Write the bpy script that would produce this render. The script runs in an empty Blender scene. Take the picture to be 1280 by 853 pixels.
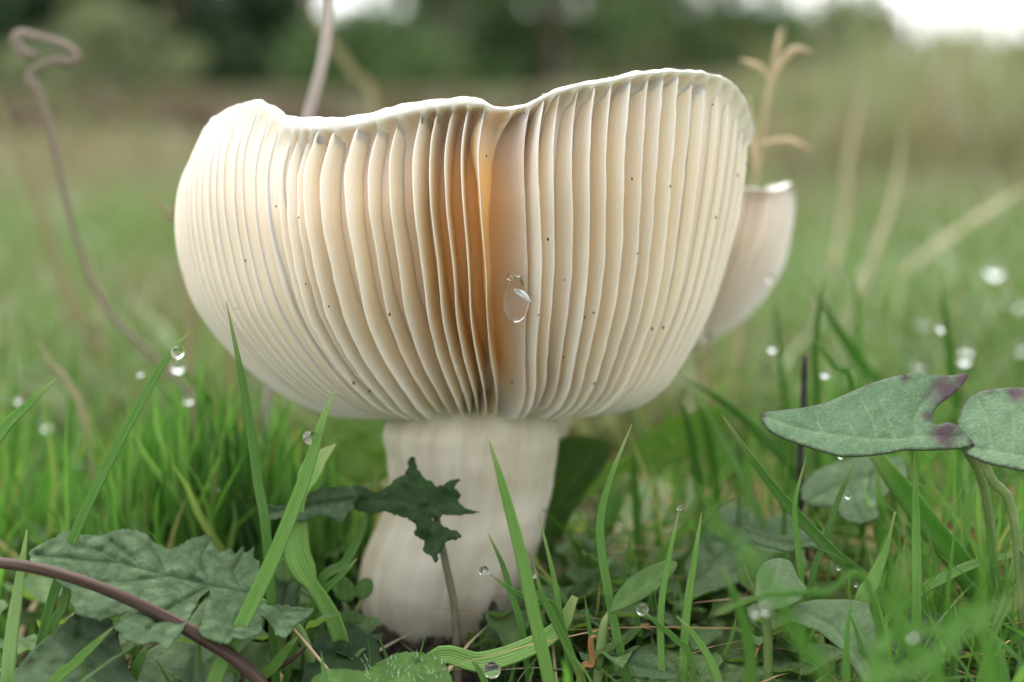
import bpy, math, random
import numpy as np
from mathutils import Vector, noise, geometry

random.seed(7)
rng = np.random.default_rng(7)
sc = bpy.context.scene
col = sc.collection
MM = 0.001

# ------------------------------------------------------------------ camera
CAM = np.array([0.0, -0.320, 0.109])
PITCH = math.radians(8.44)
KT = 0.30                               # tangent of half the horizontal field of view
cam = bpy.data.cameras.new('camera')
cam.sensor_width = 36
cam.lens = 18 / KT
cam.clip_start = 0.01
cam.clip_end = 2000
cam.dof.use_dof = True
cam.dof.focus_distance = 0.2800
cam.dof.aperture_fstop = 9.5
camo = bpy.data.objects.new('camera', cam)
camo.location = CAM
camo.rotation_euler = (math.radians(90) - PITCH, 0, 0)
col.objects.link(camo)
sc.camera = camo

# ------------------------------------------------------------------ light
SUN_EL, SUN_AZ = math.radians(70), math.radians(-25)      # azimuth from +Y (away from the lens) towards +X
world = bpy.data.worlds.new('World')
sc.world = world
world.use_nodes = True
wn = world.node_tree
wn.nodes.clear()
sky = wn.nodes.new('ShaderNodeTexSky')
sky.sky_type = 'NISHITA'
sky.sun_disc = False
sky.sun_elevation = SUN_EL
sky.sun_rotation = SUN_AZ
sky.dust_density = 1.5
sky.air_density = 1.0
hs = wn.nodes.new('ShaderNodeHueSaturation')
hs.inputs['Saturation'].default_value = 0.12
bg = wn.nodes.new('ShaderNodeBackground')
bg.inputs['Strength'].default_value = 0.14
wo = wn.nodes.new('ShaderNodeOutputWorld')
wn.links.new(sky.outputs[0], hs.inputs['Color'])
wn.links.new(hs.outputs[0], bg.inputs[0])
wn.links.new(bg.outputs[0], wo.inputs[0])
sun = bpy.data.lights.new('sun', 'SUN')
sun.energy = 1.15
sun.angle = math.radians(60)
sun.color = (1.0, 0.95, 0.86)
suno = bpy.data.objects.new('sun', sun)
d = Vector((math.sin(SUN_AZ) * math.cos(SUN_EL), math.cos(SUN_AZ) * math.cos(SUN_EL), math.sin(SUN_EL)))
suno.rotation_euler = d.to_track_quat('Z', 'Y').to_euler()
suno.location = (0, 0, 3)
col.objects.link(suno)
sc.view_settings.view_transform = 'Standard'
sc.view_settings.look = 'None'
sc.view_settings.gamma = 1
sc.view_settings.exposure = 1.83
sc.cycles.use_denoising = True
sc.cycles.max_bounces = 12
sc.cycles.diffuse_bounces = 6
sc.cycles.glossy_bounces = 4
sc.cycles.transmission_bounces = 8
sc.cycles.transparent_max_bounces = 8
sc.cycles.sample_clamp_indirect = 6

# ------------------------------------------------------------------ helpers
_c, _s = math.cos(PITCH), math.sin(PITCH)


def P(px, py, Y):
    """world point seen at photo pixel (px, py) that stands at depth Y (metres)"""
    px = np.asarray(px, float); py = np.asarray(py, float); Y = np.asarray(Y, float)
    u = (px - 640) / 640 * KT
    v = (426.5 - py) / 640 * KT
    dy = _c + v * _s
    dz = -_s + v * _c
    t = (Y - CAM[1]) / dy
    return np.stack(np.broadcast_arrays(CAM[0] + u * t, Y + 0 * t, CAM[2] + dz * t), -1)


def project(p):
    q = np.asarray(p) - CAM
    f = q[..., 1] * _c - q[..., 2] * _s
    up = q[..., 1] * _s + q[..., 2] * _c
    return 640 + q[..., 0] / f / KT * 640, 426.5 - up / f / KT * 640, f


def catmull(pts, n):
    pts = np.asarray(pts, float)
    k = len(pts)
    if k == 2:
        t = np.linspace(0, 1, n)[:, None]
        return pts[0] * (1 - t) + pts[1] * t
    ext = np.vstack([2 * pts[0] - pts[1], pts, 2 * pts[-1] - pts[-2]])
    u = np.linspace(0, k - 1 - 1e-9, n)
    i = u.astype(int)
    f = (u - i)[:, None]
    p0, p1, p2, p3 = ext[i], ext[i + 1], ext[i + 2], ext[i + 3]
    return 0.5 * (2 * p1 + (p2 - p0) * f + (2 * p0 - 5 * p1 + 4 * p2 - p3) * f ** 2 + (3 * p1 - p0 - 3 * p2 + p3) * f ** 3)


def sstep(a, b, x):
    t = np.clip((np.asarray(x, float) - a) / (b - a), 0, 1)
    return t * t * (3 - 2 * t)


_ph = rng.uniform(0, 6.28, (4, 12))


def wob(x, y=0.0, k=0):
    """cheap smooth noise in about -1..1"""
    x = np.asarray(x, float)
    r = 0
    for j in range(4):
        a = _ph[j]
        r = r + np.sin(x * (1 + .63 * j) + a[k % 12] + 1.7 * np.sin(y * (1.1 + .4 * j) + a[(k + 3) % 12])) * (.5, .3, .25, .2)[j]
    return r


def tag(o, label=None, cat=None, group=None, kind=None):
    if label: o['label'] = label
    if cat: o['category'] = cat
    if group: o['group'] = group
    if kind: o['kind'] = kind
    return o


def empty(name, loc=(0, 0, 0)):
    o = bpy.data.objects.new(name, None)
    o.location = loc
    o.empty_display_size = .01
    col.objects.link(o)
    return o


def mesh_obj(name, verts, faces, mat, parent=None, uv=None, attrs=None, smooth=True, origin=None):
    """verts in world space; uv per vertex (n,2); attrs {name: n floats}"""
    verts = np.asarray(verts, float)
    if origin is None:
        origin = np.zeros(3) if parent is not None else verts[np.argmin(verts[:, 2])]
        if parent is not None: origin = np.array(parent_world(parent))
    m = bpy.data.meshes.new(name)
    if isinstance(faces, np.ndarray):
        k = faces.shape[1]; nf = len(faces)
        m.vertices.add(len(verts)); m.vertices.foreach_set('co', (verts - origin).astype(np.float32).ravel())
        m.loops.add(nf * k); m.loops.foreach_set('vertex_index', faces.astype(np.int32).ravel())
        m.polygons.add(nf); m.polygons.foreach_set('loop_start', np.arange(0, nf * k, k, dtype=np.int32))
        m.update(calc_edges=True)
    else:
        m.from_pydata((verts - origin).tolist(), [], faces)
    if uv is not None:
        li = np.empty(len(m.loops), np.int32)
        m.loops.foreach_get('vertex_index', li)
        l = m.uv_layers.new(name='UVMap')
        l.data.foreach_set('uv', np.asarray(uv, np.float32)[li].ravel())
    for k_, a in (attrs or {}).items():
        at = m.attributes.new(k_, 'FLOAT', 'POINT')
        at.data.foreach_set('value', np.asarray(a, np.float32))
    if smooth:
        m.polygons.foreach_set('use_smooth', np.ones(len(m.polygons), bool))
    m.materials.append(mat)
    m.update()
    o = bpy.data.objects.new(name, m)
    col.objects.link(o)
    if parent is not None:
        o.parent = parent
    else:
        o.location = origin
    return o


def parent_world(p):
    v = Vector(p.location)
    while p.parent is not None:
        p = p.parent
        v = v + Vector(p.location)
    return v


def grid_faces(nu, nv, wrap_v=False):
    """quads of a nu x nv vertex grid (index i*nv+j)"""
    i, j = np.meshgrid(np.arange(nu - 1), np.arange(nv if wrap_v else nv - 1), indexing='ij')
    j2 = (j + 1) % nv
    return np.stack([i * nv + j, i * nv + j2, (i + 1) * nv + j2, (i + 1) * nv + j], -1).reshape(-1, 4)


def frames(c):
    t = np.gradient(c, axis=0)
    t /= np.linalg.norm(t, axis=1)[:, None] + 1e-12
    a = np.zeros_like(c)
    ref = np.array([0., -1., 0.]) if abs(t[:, 1]).mean() < .9 else np.array([0., 0., 1.])
    for i in range(len(c)):
        r = ref - t[i] * np.dot(ref, t[i]); r /= np.linalg.norm(r) + 1e-12
        a[i] = r; ref = r
    return t, a, np.cross(t, a)


def tube(name, pts, rad, mat, parent=None, n=24, sides=8, rough=0.0, seed=0, attrs=None, cap=True):
    c = catmull(pts, n)
    r = np.interp(np.linspace(0, 1, n), np.linspace(0, 1, len(rad)), rad)
    _, a, b = frames(c)
    th = np.linspace(0, 2 * math.pi, sides, endpoint=False)
    rr = r[:, None] * (1 + rough * wob(th[None, :] * 3, np.linspace(0, 9, n)[:, None], seed))
    v = c[:, None, :] + rr[..., None] * (np.cos(th)[None, :, None] * a[:, None, :] + np.sin(th)[None, :, None] * b[:, None, :])
    v = v.reshape(-1, 3)
    f = grid_faces(n, sides, True).tolist()
    v = np.vstack([v, c[0], c[-1]])
    k = n * sides
    for j in range(sides):
        f.append([k, (j + 1) % sides, j])
        f.append([k + 1, (n - 1) * sides + j, (n - 1) * sides + (j + 1) % sides])
    uv = np.vstack([np.stack(np.broadcast_arrays(th[None, :] / 6.283, np.linspace(0, 1, n)[:, None]), -1).reshape(-1, 2), [[0, 0], [0, 1]]])
    return mesh_obj(name, v, f, mat, parent, uv=uv)


# ------------------------------------------------------------------ materials
class NT:
    def __init__(s, name):
        s.m = bpy.data.materials.new(name); s.m.use_nodes = True
        s.t = s.m.node_tree; s.t.nodes.clear()
        s.out = s.n('OutputMaterial')

    def n(s, typ, **kw):
        o = s.t.nodes.new('ShaderNode' + typ)
        for k, v in kw.items():
            setattr(o, k, v)
        return o

    def l(s, a, b):
        s.t.links.new(a, b)

    def val(s, sock, v):
        if isinstance(v, bpy.types.NodeSocket): s.l(v, sock)
        else: sock.default_value = v

    def noise(s, scale, detail=3, rough=.55, vec=None):
        o = s.n('TexNoise'); o.inputs['Scale'].default_value = scale
        o.inputs['Detail'].default_value = detail; o.inputs['Roughness'].default_value = rough
        if vec is not None: s.l(vec, o.inputs['Vector'])
        return o.outputs[0]

    def coords(s, kind='Object', scale=None):
        o = s.n('TexCoord').outputs[kind]
        if scale:
            m = s.n('Mapping'); m.inputs['Scale'].default_value = scale
            s.l(o, m.inputs['Vector']); o = m.outputs[0]
        return o

    def attr(s, name):
        return s.n('Attribute', attribute_name=name).outputs['Fac']

    def ramp(s, fac, stops):
        o = s.n('ValToRGB'); e = o.color_ramp.elements
        while len(e) < len(stops): e.new(.5)
        for k, (p, c) in zip(e, stops):
            k.position = p; k.color = (*c, 1) if not np.isscalar(c) else (c, c, c, 1)
        s.l(fac, o.inputs[0]); return o.outputs[0]

    def mix(s, fac, a, b, mode='MIX'):
        o = s.n('Mix', data_type='RGBA', blend_type=mode)
        s.val(o.inputs[0], fac)
        s.val(o.inputs[6], a if isinstance(a, bpy.types.NodeSocket) else (*a, 1))
        s.val(o.inputs[7], b if isinstance(b, bpy.types.NodeSocket) else (*b, 1))
        return o.outputs[2]

    def math(s, op, a, b=0.0):
        o = s.n('Math', operation=op); s.val(o.inputs[0], a); s.val(o.inputs[1], b); return o.outputs[0]

    def bump(s, h, strength, dist, normal=None):
        o = s.n('Bump'); o.inputs['Strength'].default_value = strength; o.inputs['Distance'].default_value = dist
        s.l(h, o.inputs['Height'])
        if normal is not None: s.l(normal, o.inputs['Normal'])
        return o.outputs[0]

    def bsdf(s, color, rough=.5, normal=None, sss=0, sssr=(1, .5, .25), ssss=.003, spec=.5, **kw):
        o = s.n('BsdfPrincipled')
        s.val(o.inputs['Base Color'], color if isinstance(color, bpy.types.NodeSocket) else (*color, 1))
        s.val(o.inputs['Roughness'], rough)
        s.val(o.inputs['Specular IOR Level'], spec)
        if sss:
            o.inputs['Subsurface Weight'].default_value = sss
            o.inputs['Subsurface Radius'].default_value = sssr
            o.inputs['Subsurface Scale'].default_value = ssss
        for k, v in kw.items():
            s.val(o.inputs[k.replace('_', ' ')], v)
        if normal is not None: s.l(normal, o.inputs['Normal'])
        return o.outputs[0]

    def done(s, sh, trans=None, tcol=None, normal=None):
        if trans:
            t = s.n('BsdfTranslucent'); s.val(t.inputs['Color'], tcol if isinstance(tcol, bpy.types.NodeSocket) else (*tcol, 1))
            if normal is not None: s.l(normal, t.inputs['Normal'])
            mx = s.n('MixShader'); mx.inputs[0].default_value = trans
            s.l(sh, mx.inputs[1]); s.l(t.outputs[0], mx.inputs[2]); sh = mx.outputs[0]
        s.l(sh, s.out.inputs[0])
        return s.m


def mat_gill(name, ochre_on=True):
    m = NT(name)
    streak = m.noise(1, 4, .6, m.coords('UV', (3, 26, 1)))
    blot = m.noise(90, 3, .5, m.coords())
    c = m.ramp(streak, [(.25, (.79, .66, .535)), (.55, (.835, .73, .625)), (.8, (.865, .79, .71))])
    c = m.mix(m.ramp(blot, [(.5, 0.), (.8, .35)]), c, (.80, .66, .56))
    if ochre_on:
        c = m.mix(m.attr('ochre_mix'), c, (.95, .62, .28))
    fine = m.noise(1, 5, .7, m.coords('UV', (14, 120, 1)))
    grain = m.noise(1800, 2, .6, m.coords())
    n = m.bump(fine, .25, .0004)
    n = m.bump(grain, .15, .0002, n)
    sh = m.bsdf(c, m.ramp(grain, [(.3, .38), (.7, .55)]), n, sss=.6, sssr=(1, .60, .30), ssss=.0055, spec=.3)
    return m.done(sh)


def mat_pelt():
    m = NT('cap_skin')
    a = m.noise(140, 5, .65, m.coords('Object', (1, 1, 2.5)))
    b = m.noise(900, 3, .6, m.coords())
    c = m.ramp(a, [(.3, (.58, .54, .50)), (.48, (.68, .65, .60)), (.7, (.74, .72, .67))])
    n = m.bump(a, .6, .0009)
    n = m.bump(b, .3, .0003, n)
    return m.done(m.bsdf(c, .4, n, sss=.2, sssr=(1, .7, .5), ssss=.002, spec=.5))


def mat_stem():
    m = NT('stem_flesh')
    a = m.noise(1, 5, .6, m.coords('UV', (26, 2.2, 1)))
    b = m.noise(60, 4, .6, m.coords())
    fine = m.noise(1, 3, .6, m.coords('UV', (120, 7, 1)))
    c = m.ramp(a, [(.3, (.50, .44, .33)), (.5, (.60, .545, .44)), (.75, (.68, .635, .54))])
    c = m.mix(m.ramp(b, [(.44, 0.), (.70, .62)]), c, (.40, .33, .20))
    c = m.mix(m.attr('dirt'), c, (.30, .23, .15))
    n = m.bump(a, .3, .0005)
    n = m.bump(fine, .35, .0003, n)
    return m.done(m.bsdf(c, .5, n, sss=.10, sssr=(1, .85, .65), ssss=.003, spec=.35))


def mat_grass(name, stops, trans=.46, veins=14, rough=.38, tipcol=None, tmul=(.92, 1.2, .62)):
    m = NT(name)
    uv = m.coords('UV')
    sp = m.n('SeparateXYZ'); m.l(uv, sp.inputs[0])
    x = m.math('MULTIPLY', sp.outputs[0], veins * 3.14159)
    v = m.math('ABSOLUTE', m.math('SINE', x))
    c = m.ramp(m.attr('tint'), stops)
    nz = m.noise(1, 4, .6, m.coords('UV', (5, 9, 1)))
    c = m.mix(.55, c, m.ramp(nz, [(.25, .38), (.75, .66)]), 'OVERLAY')
    c = m.mix(m.math('MULTIPLY', v, .22), c, (.22, .34, .10))
    if tipcol:
        c = m.mix(m.ramp(sp.outputs[1], [(.8, 0.), (1., .8)]), c, tipcol)
    n = m.bump(v, .45, .00025)
    sh = m.bsdf(c, rough, n, spec=.45)
    tc = m.mix(1.0, c, tmul, 'MULTIPLY')
    return m.done(sh, trans, tc)


def mat_leaf(name, base, light, vein, trans=.22, tcol=(.22, .40, .05), rough=.5, edge=(.20, .07, .12), grainscale=1400, spec=.4, quilt=260):
    m = NT(name)
    big = m.noise(70, 4, .6, m.coords())
    fine = m.noise(grainscale, 3, .65, m.coords())
    c = m.ramp(big, [(.32, base), (.7, light)])
    c = m.mix(m.ramp(fine, [(.45, 0.), (.75, .4)]), c, tuple(min(1, x * 1.7 + .03) for x in light))
    c = m.mix(m.attr('vein'), c, vein)
    c = m.mix(m.attr('purple'), c, edge)
    n = m.bump(fine, .5, .0003)
    n = m.bump(big, .4, .001, n)
    if quilt:
        vo = m.n('TexVoronoi', feature='DISTANCE_TO_EDGE'); vo.inputs['Scale'].default_value = quilt
        wv = m.n('VectorMath', operation='ADD'); nz = m.n('TexNoise'); nz.inputs['Scale'].default_value = 160
        sc_ = m.n('VectorMath', operation='SCALE'); sc_.inputs['Scale'].default_value = .006
        m.l(nz.outputs['Color'], sc_.inputs[0]); m.l(m.coords(), wv.inputs[0]); m.l(sc_.outputs[0], wv.inputs[1]); m.l(wv.outputs[0], vo.inputs['Vector'])
        q = m.ramp(vo.outputs['Distance'], [(0., 0.), (.16, .8), (.45, 1.)])
        c = m.mix(m.ramp(vo.outputs['Distance'], [(0., .45), (.07, 0.)]), c, vein)
        n = m.bump(q, .7, .0009, n)
    return m.done(m.bsdf(c, rough, n, spec=spec), trans, tcol)


def mat_simple(name, stops, scale, rough=.6, bump=.5, dist=.0008, stretch=None, spec=.3, trans=None, tcol=None, sss=0):
    m = NT(name)
    a = m.noise(scale, 5, .65, m.coords('Object') if not stretch else m.coords('UV', stretch))
    c = m.ramp(a, stops)
    return m.done(m.bsdf(c, rough, m.bump(a, bump, dist), spec=spec, sss=sss), trans, tcol)


def mat_drop(name='water', tint=(1, 1, 1), rough=0.0):
    m = NT(name)
    o = m.n('BsdfGlass'); o.inputs['IOR'].default_value = 1.333; o.inputs['Roughness'].default_value = rough
    o.inputs['Color'].default_value = (*tint, 1)
    m.l(o.outputs[0], m.out.inputs[0])
    return m.m


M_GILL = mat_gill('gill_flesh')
M_PELT = mat_pelt()
M_STEM = mat_stem()
GREEN = [(0., (.030, .090, .018)), (.3, (.060, .160, .030)), (.6, (.105, .235, .045)), (.8, (.20, .32, .09)), (.9, (.38, .34, .12)), (1., (.42, .25, .11))]
M_GRASS = mat_grass('grass_blade_green', GREEN)
M_MEADOW = mat_grass('meadow_blades', [(0., (.09, .17, .05)), (.35, (.15, .24, .08)), (.55, (.185, .22, .11)), (.75, (.19, .155, .10)), (1., (.235, .18, .135))], trans=.3, veins=2, tmul=(1.15, 1.15, .8))
M_HERO = mat_grass('grass_blade_bright', [(0., (.065, .18, .03)), (.35, (.12, .28, .045)), (.7, (.21, .40, .085)), (1., (.32, .44, .20))], veins=7, tipcol=(.45, .48, .22))
M_DRY = mat_grass('grass_dry', [(0., (.33, .24, .13)), (.5, (.47, .38, .24)), (1., (.60, .52, .36))], trans=.2, veins=5)
M_RUST = mat_grass('grass_rust', [(0., (.30, .10, .03)), (.5, (.42, .19, .07)), (1., (.58, .38, .20))], trans=.2, veins=5, rough=.4)
M_WATER = mat_drop()
# ================================================================== setting: ground
def ground_z(x, y):
    x = np.asarray(x, float); y = np.asarray(y, float)
    r = np.hypot(x, y)
    near = .0022 * wob(x * 160, y * 160, 1) + .0014 * wob(x * 420 + 2, y * 390, 5)
    mid = .012 * wob(x * 7, y * 7, 2) * sstep(.15, .8, r)
    near = near + .0055 * np.exp(-((r - .024) / .014) ** 2)
    far = .05 * wob(x * .9, y * .8, 3) * sstep(1.5, 8, r)
    slope = np.clip(y - 1.0, 0, 40) * .011 * sstep(0, 1, x / (1 + np.abs(y)) * 4)
    return near * (1 - sstep(.6, 2, r)) + mid + far + slope


def build_ground():
    nr, na = 150, 220
    rr = np.concatenate([np.linspace(.0, .16, 60)[1:], .16 * (1500 / .16) ** (np.linspace(0, 1, nr - 59)[1:])])
    th = np.linspace(0, 2 * math.pi, na, endpoint=False)
    X = rr[:, None] * np.sin(th)[None]
    Y = rr[:, None] * np.cos(th)[None]
    Z = ground_z(X, Y)
    v = np.stack([X, Y, Z], -1).reshape(-1, 3)
    f = grid_faces(len(rr), na, True).tolist()
    k = len(v)
    v = np.vstack([v, [0, 0, float(ground_z(0, 0))]])
    f += [[k, j, (j + 1) % na] for j in range(na)]
    f = [x[::-1] for x in f]
    m = NT('meadow_soil')
    a = m.noise(260, 5, .7, m.coords())
    b = m.noise(2.2, 4, .6, m.coords())
    g = m.noise(30, 4, .6, m.coords())
    soil = m.ramp(a, [(.3, (.018, .013, .010)), (.55, (.055, .040, .028)), (.75, (.13, .10, .07))])
    turf = m.ramp(g, [(.35, (.06, .10, .025)), (.55, (.12, .19, .05)), (.75, (.24, .23, .11))])
    # bare earth round the stem, turf further out: a real change of ground cover
    ln = m.n('VectorMath', operation='LENGTH'); m.l(m.n('NewGeometry').outputs['Position'], ln.inputs[0])
    fac = m.ramp(m.math('MULTIPLY', ln.outputs['Value'], 2.), [(.16, 0.), (.7, 1.)])
    c = m.mix(fac, soil, turf)
    fac2 = m.ramp(m.math('MULTIPLY', ln.outputs['Value'], .05), [(.05, 0.), (.3, .7)])
    c = m.mix(fac2, c, m.ramp(b, [(.35, (.12, .14, .06)), (.6, (.16, .125, .085))]))
    mt = m.done(m.bsdf(c, .8, m.bump(a, .8, .002), spec=.25))
    o = mesh_obj('ground', v, f, mt, origin=np.zeros(3))
    tag(o, kind='structure')


build_ground()

# ================================================================== mushroom
# silhouette of the cap read at the plane of its axis: t, photo row, left and right photo column
CT = np.array([
    (0.00, 520, 500, 690), (.10, 526, 455, 735), (.22, 520, 402, 790), (.35, 492, 345, 836), (.48, 447, 290, 868),
    (.60, 390, 245, 897), (.72, 325, 223, 918), (.84, 255, 216, 934), (.93, 200, 224, 942), (1.0, 152, 246, 944)], float)
RIM = np.array([(246, 178), (252, 163), (262, 150), (280, 139), (300, 131), (320, 131), (338, 144), (352, 158), (375, 161), (420, 160), (460, 153),
                (500, 142), (540, 134), (580, 129), (604, 130), (618, 136), (640, 137), (660, 132), (690, 117), (720, 108), (760, 102),
                (800, 93), (840, 89), (880, 91), (905, 97), (920, 106), (932, 122), (940, 145), (944, 160)], float)
LIP = np.array([(246, 2), (300, 2.5), (330, 7), (345, 12), (380, 12), (430, 11), (470, 12), (540, 8), (590, 6), (610, 4), (625, 2), (680, 2.5), (720, 4), (800, 5), (850, 3), (944, 2)], float)


def hermite_table(t, T, c):
    """smooth interpolation of a table column"""
    x, y = T[:, 0], T[:, c]
    d = np.gradient(y, x)
    i = np.clip(np.searchsorted(x, t, side='right') - 1, 0, len(x) - 2)
    h = x[i + 1] - x[i]
    s = (t - x[i]) / h
    return ((2 * s**3 - 3 * s**2 + 1) * y[i] + (s**3 - 2 * s**2 + s) * h * d[i] + (-2 * s**3 + 3 * s**2) * y[i + 1] + (s**3 - s**2) * h * d[i + 1])


class Cap:
    """one cap: E(phi, t) is the surface the gill edges lie on; phi = 0 faces the lens, t = 0 stem, t = 1 rim"""
    flat = False; squash = .80; main = True; dx = 0; dy = 0; sc = 1

    def E(s, phi, t):
        phi, t = np.broadcast_arrays(np.asarray(phi, float), np.asarray(t, float))
        py = hermite_table(t, CT, 1); xl = hermite_table(t, CT, 2); xr = hermite_table(t, CT, 3)
        xc, rx = (xl + xr) / 2, (xr - xl) / 2
        sn, cs = np.sin(phi), np.cos(phi)
        px = xc + rx * sn
        front = cs > 0
        # rim height
        px1 = 595 + 349 * sn
        rim = np.interp(px1, RIM[:, 0], RIM[:, 1])
        back = 168 + 10 * np.sin(phi * 3) + 8 * np.sin(phi * 7)
        rim = np.where(front, rim, rim + (back - rim) * sstep(0, .35, -cs))
        w = sstep(.55, 1, t)
        py = py + w * (rim - 152)
        ry = rx * s.squash * .00015
        Y = -ry * cs
        dent = .0050 * np.exp(-((px - 642) / 26) ** 2) * sstep(.05, .5, t)
        dent = dent + .0035 * np.exp(-((px - 330) / 45) ** 2) * sstep(.6, 1, t)
        Y = Y + np.where(front, dent * cs, 0) * (0 if s.flat else 1)
        # the front rim curls slightly back over the bowl
        Y = Y + np.where(front, .004 * sstep(.8, 1, t) * cs, 0)
        W = P(px, py, np.where(front, Y, 0.0))
        W[..., 1] = Y
        return W

    def N(s, phi, t):
        phi, t = np.broadcast_arrays(np.asarray(phi, float), np.asarray(t, float))
        s.flat = True
        e = .01
        a = s.E(phi + e, t) - s.E(phi - e, t)
        b = s.E(phi, np.minimum(t + e, 1)) - s.E(phi, np.maximum(t - e, 0))
        n = np.cross(a, b)
        n /= np.linalg.norm(n, axis=-1, keepdims=True) + 1e-12
        c = s.E(phi, t) - np.array([-.005, 0, .075])
        s.flat = False
        sg = np.sign((n * c).sum(-1))[..., None]
        sg = np.where(sg == 0, 1, sg)
        n = n * sg
        n[..., 2] *= 1 - .96 * sstep(.5, .84, t)          # near the rim the flesh lies straight behind the gill edges
        return n / (np.linalg.norm(n, axis=-1, keepdims=True) + 1e-12)

    def depth(s, phi, t):
        """how far the flesh lies inside the gill edges"""
        ph = (phi + math.pi) % (2 * math.pi) - math.pi
        g = .0056 + .0044 * sstep(-.32, -.12, ph) * (1 - sstep(.13, .24, ph))
        g = g - .0051 * (1 - sstep(-.80, -.52, ph)) * sstep(-1.9, -1.6, ph) - .0034 * sstep(.75, 1.15, ph) * (1 - sstep(1.7, 2.0, ph))
        g = g * (1 - .55 * (1 - sstep(0, .25, t)))
        return g


class SmallCap(Cap):
    """second mushroom behind: same growth, smaller, its underside tipped towards the lens"""
    def E(s, phi, t):
        phi, t = np.broadcast_arrays(np.asarray(phi, float), np.asarray(t, float))
        r = .0050 + .0155 * np.sin(np.minimum(t * 1.1, 1) * math.pi / 2) ** .9
        ax = s.axis
        z = .0275 * t ** 1.2 + .0050 * sstep(.5, 1, t) * np.exp(-((phi - .95) / .30) ** 2)
        r = r * (1 + .05 * np.sin(phi * 3 + .6) * t)
        x = r * np.sin(phi); y = -r * np.cos(phi)
        a = .50
        y, z = y * math.cos(a) + z * math.sin(a), z * math.cos(a) - y * math.sin(a)
        return np.stack([x + ax[0] + .20 * z, y + ax[1], z + ax[2]], -1)

    def N(s, phi, t):
        phi, t = np.broadcast_arrays(np.asarray(phi, float), np.asarray(t, float))
        e = .01
        a = s.E(phi + e, t) - s.E(phi - e, t)
        b = s.E(phi, np.minimum(t + e, 1)) - s.E(phi, np.maximum(t - e, 0))
        n = np.cross(a, b)
        n /= np.linalg.norm(n, axis=-1, keepdims=True) + 1e-12
        c = s.E(phi, t) - (np.array(s.axis) + [0, .012, .020])
        sg = np.sign((n * c).sum(-1))[..., None]
        return n * np.where(sg == 0, 1, sg)

    def depth(s, phi, t):
        return .0042 * (1 - .5 * (1 - sstep(0, .25, t)))


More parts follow.
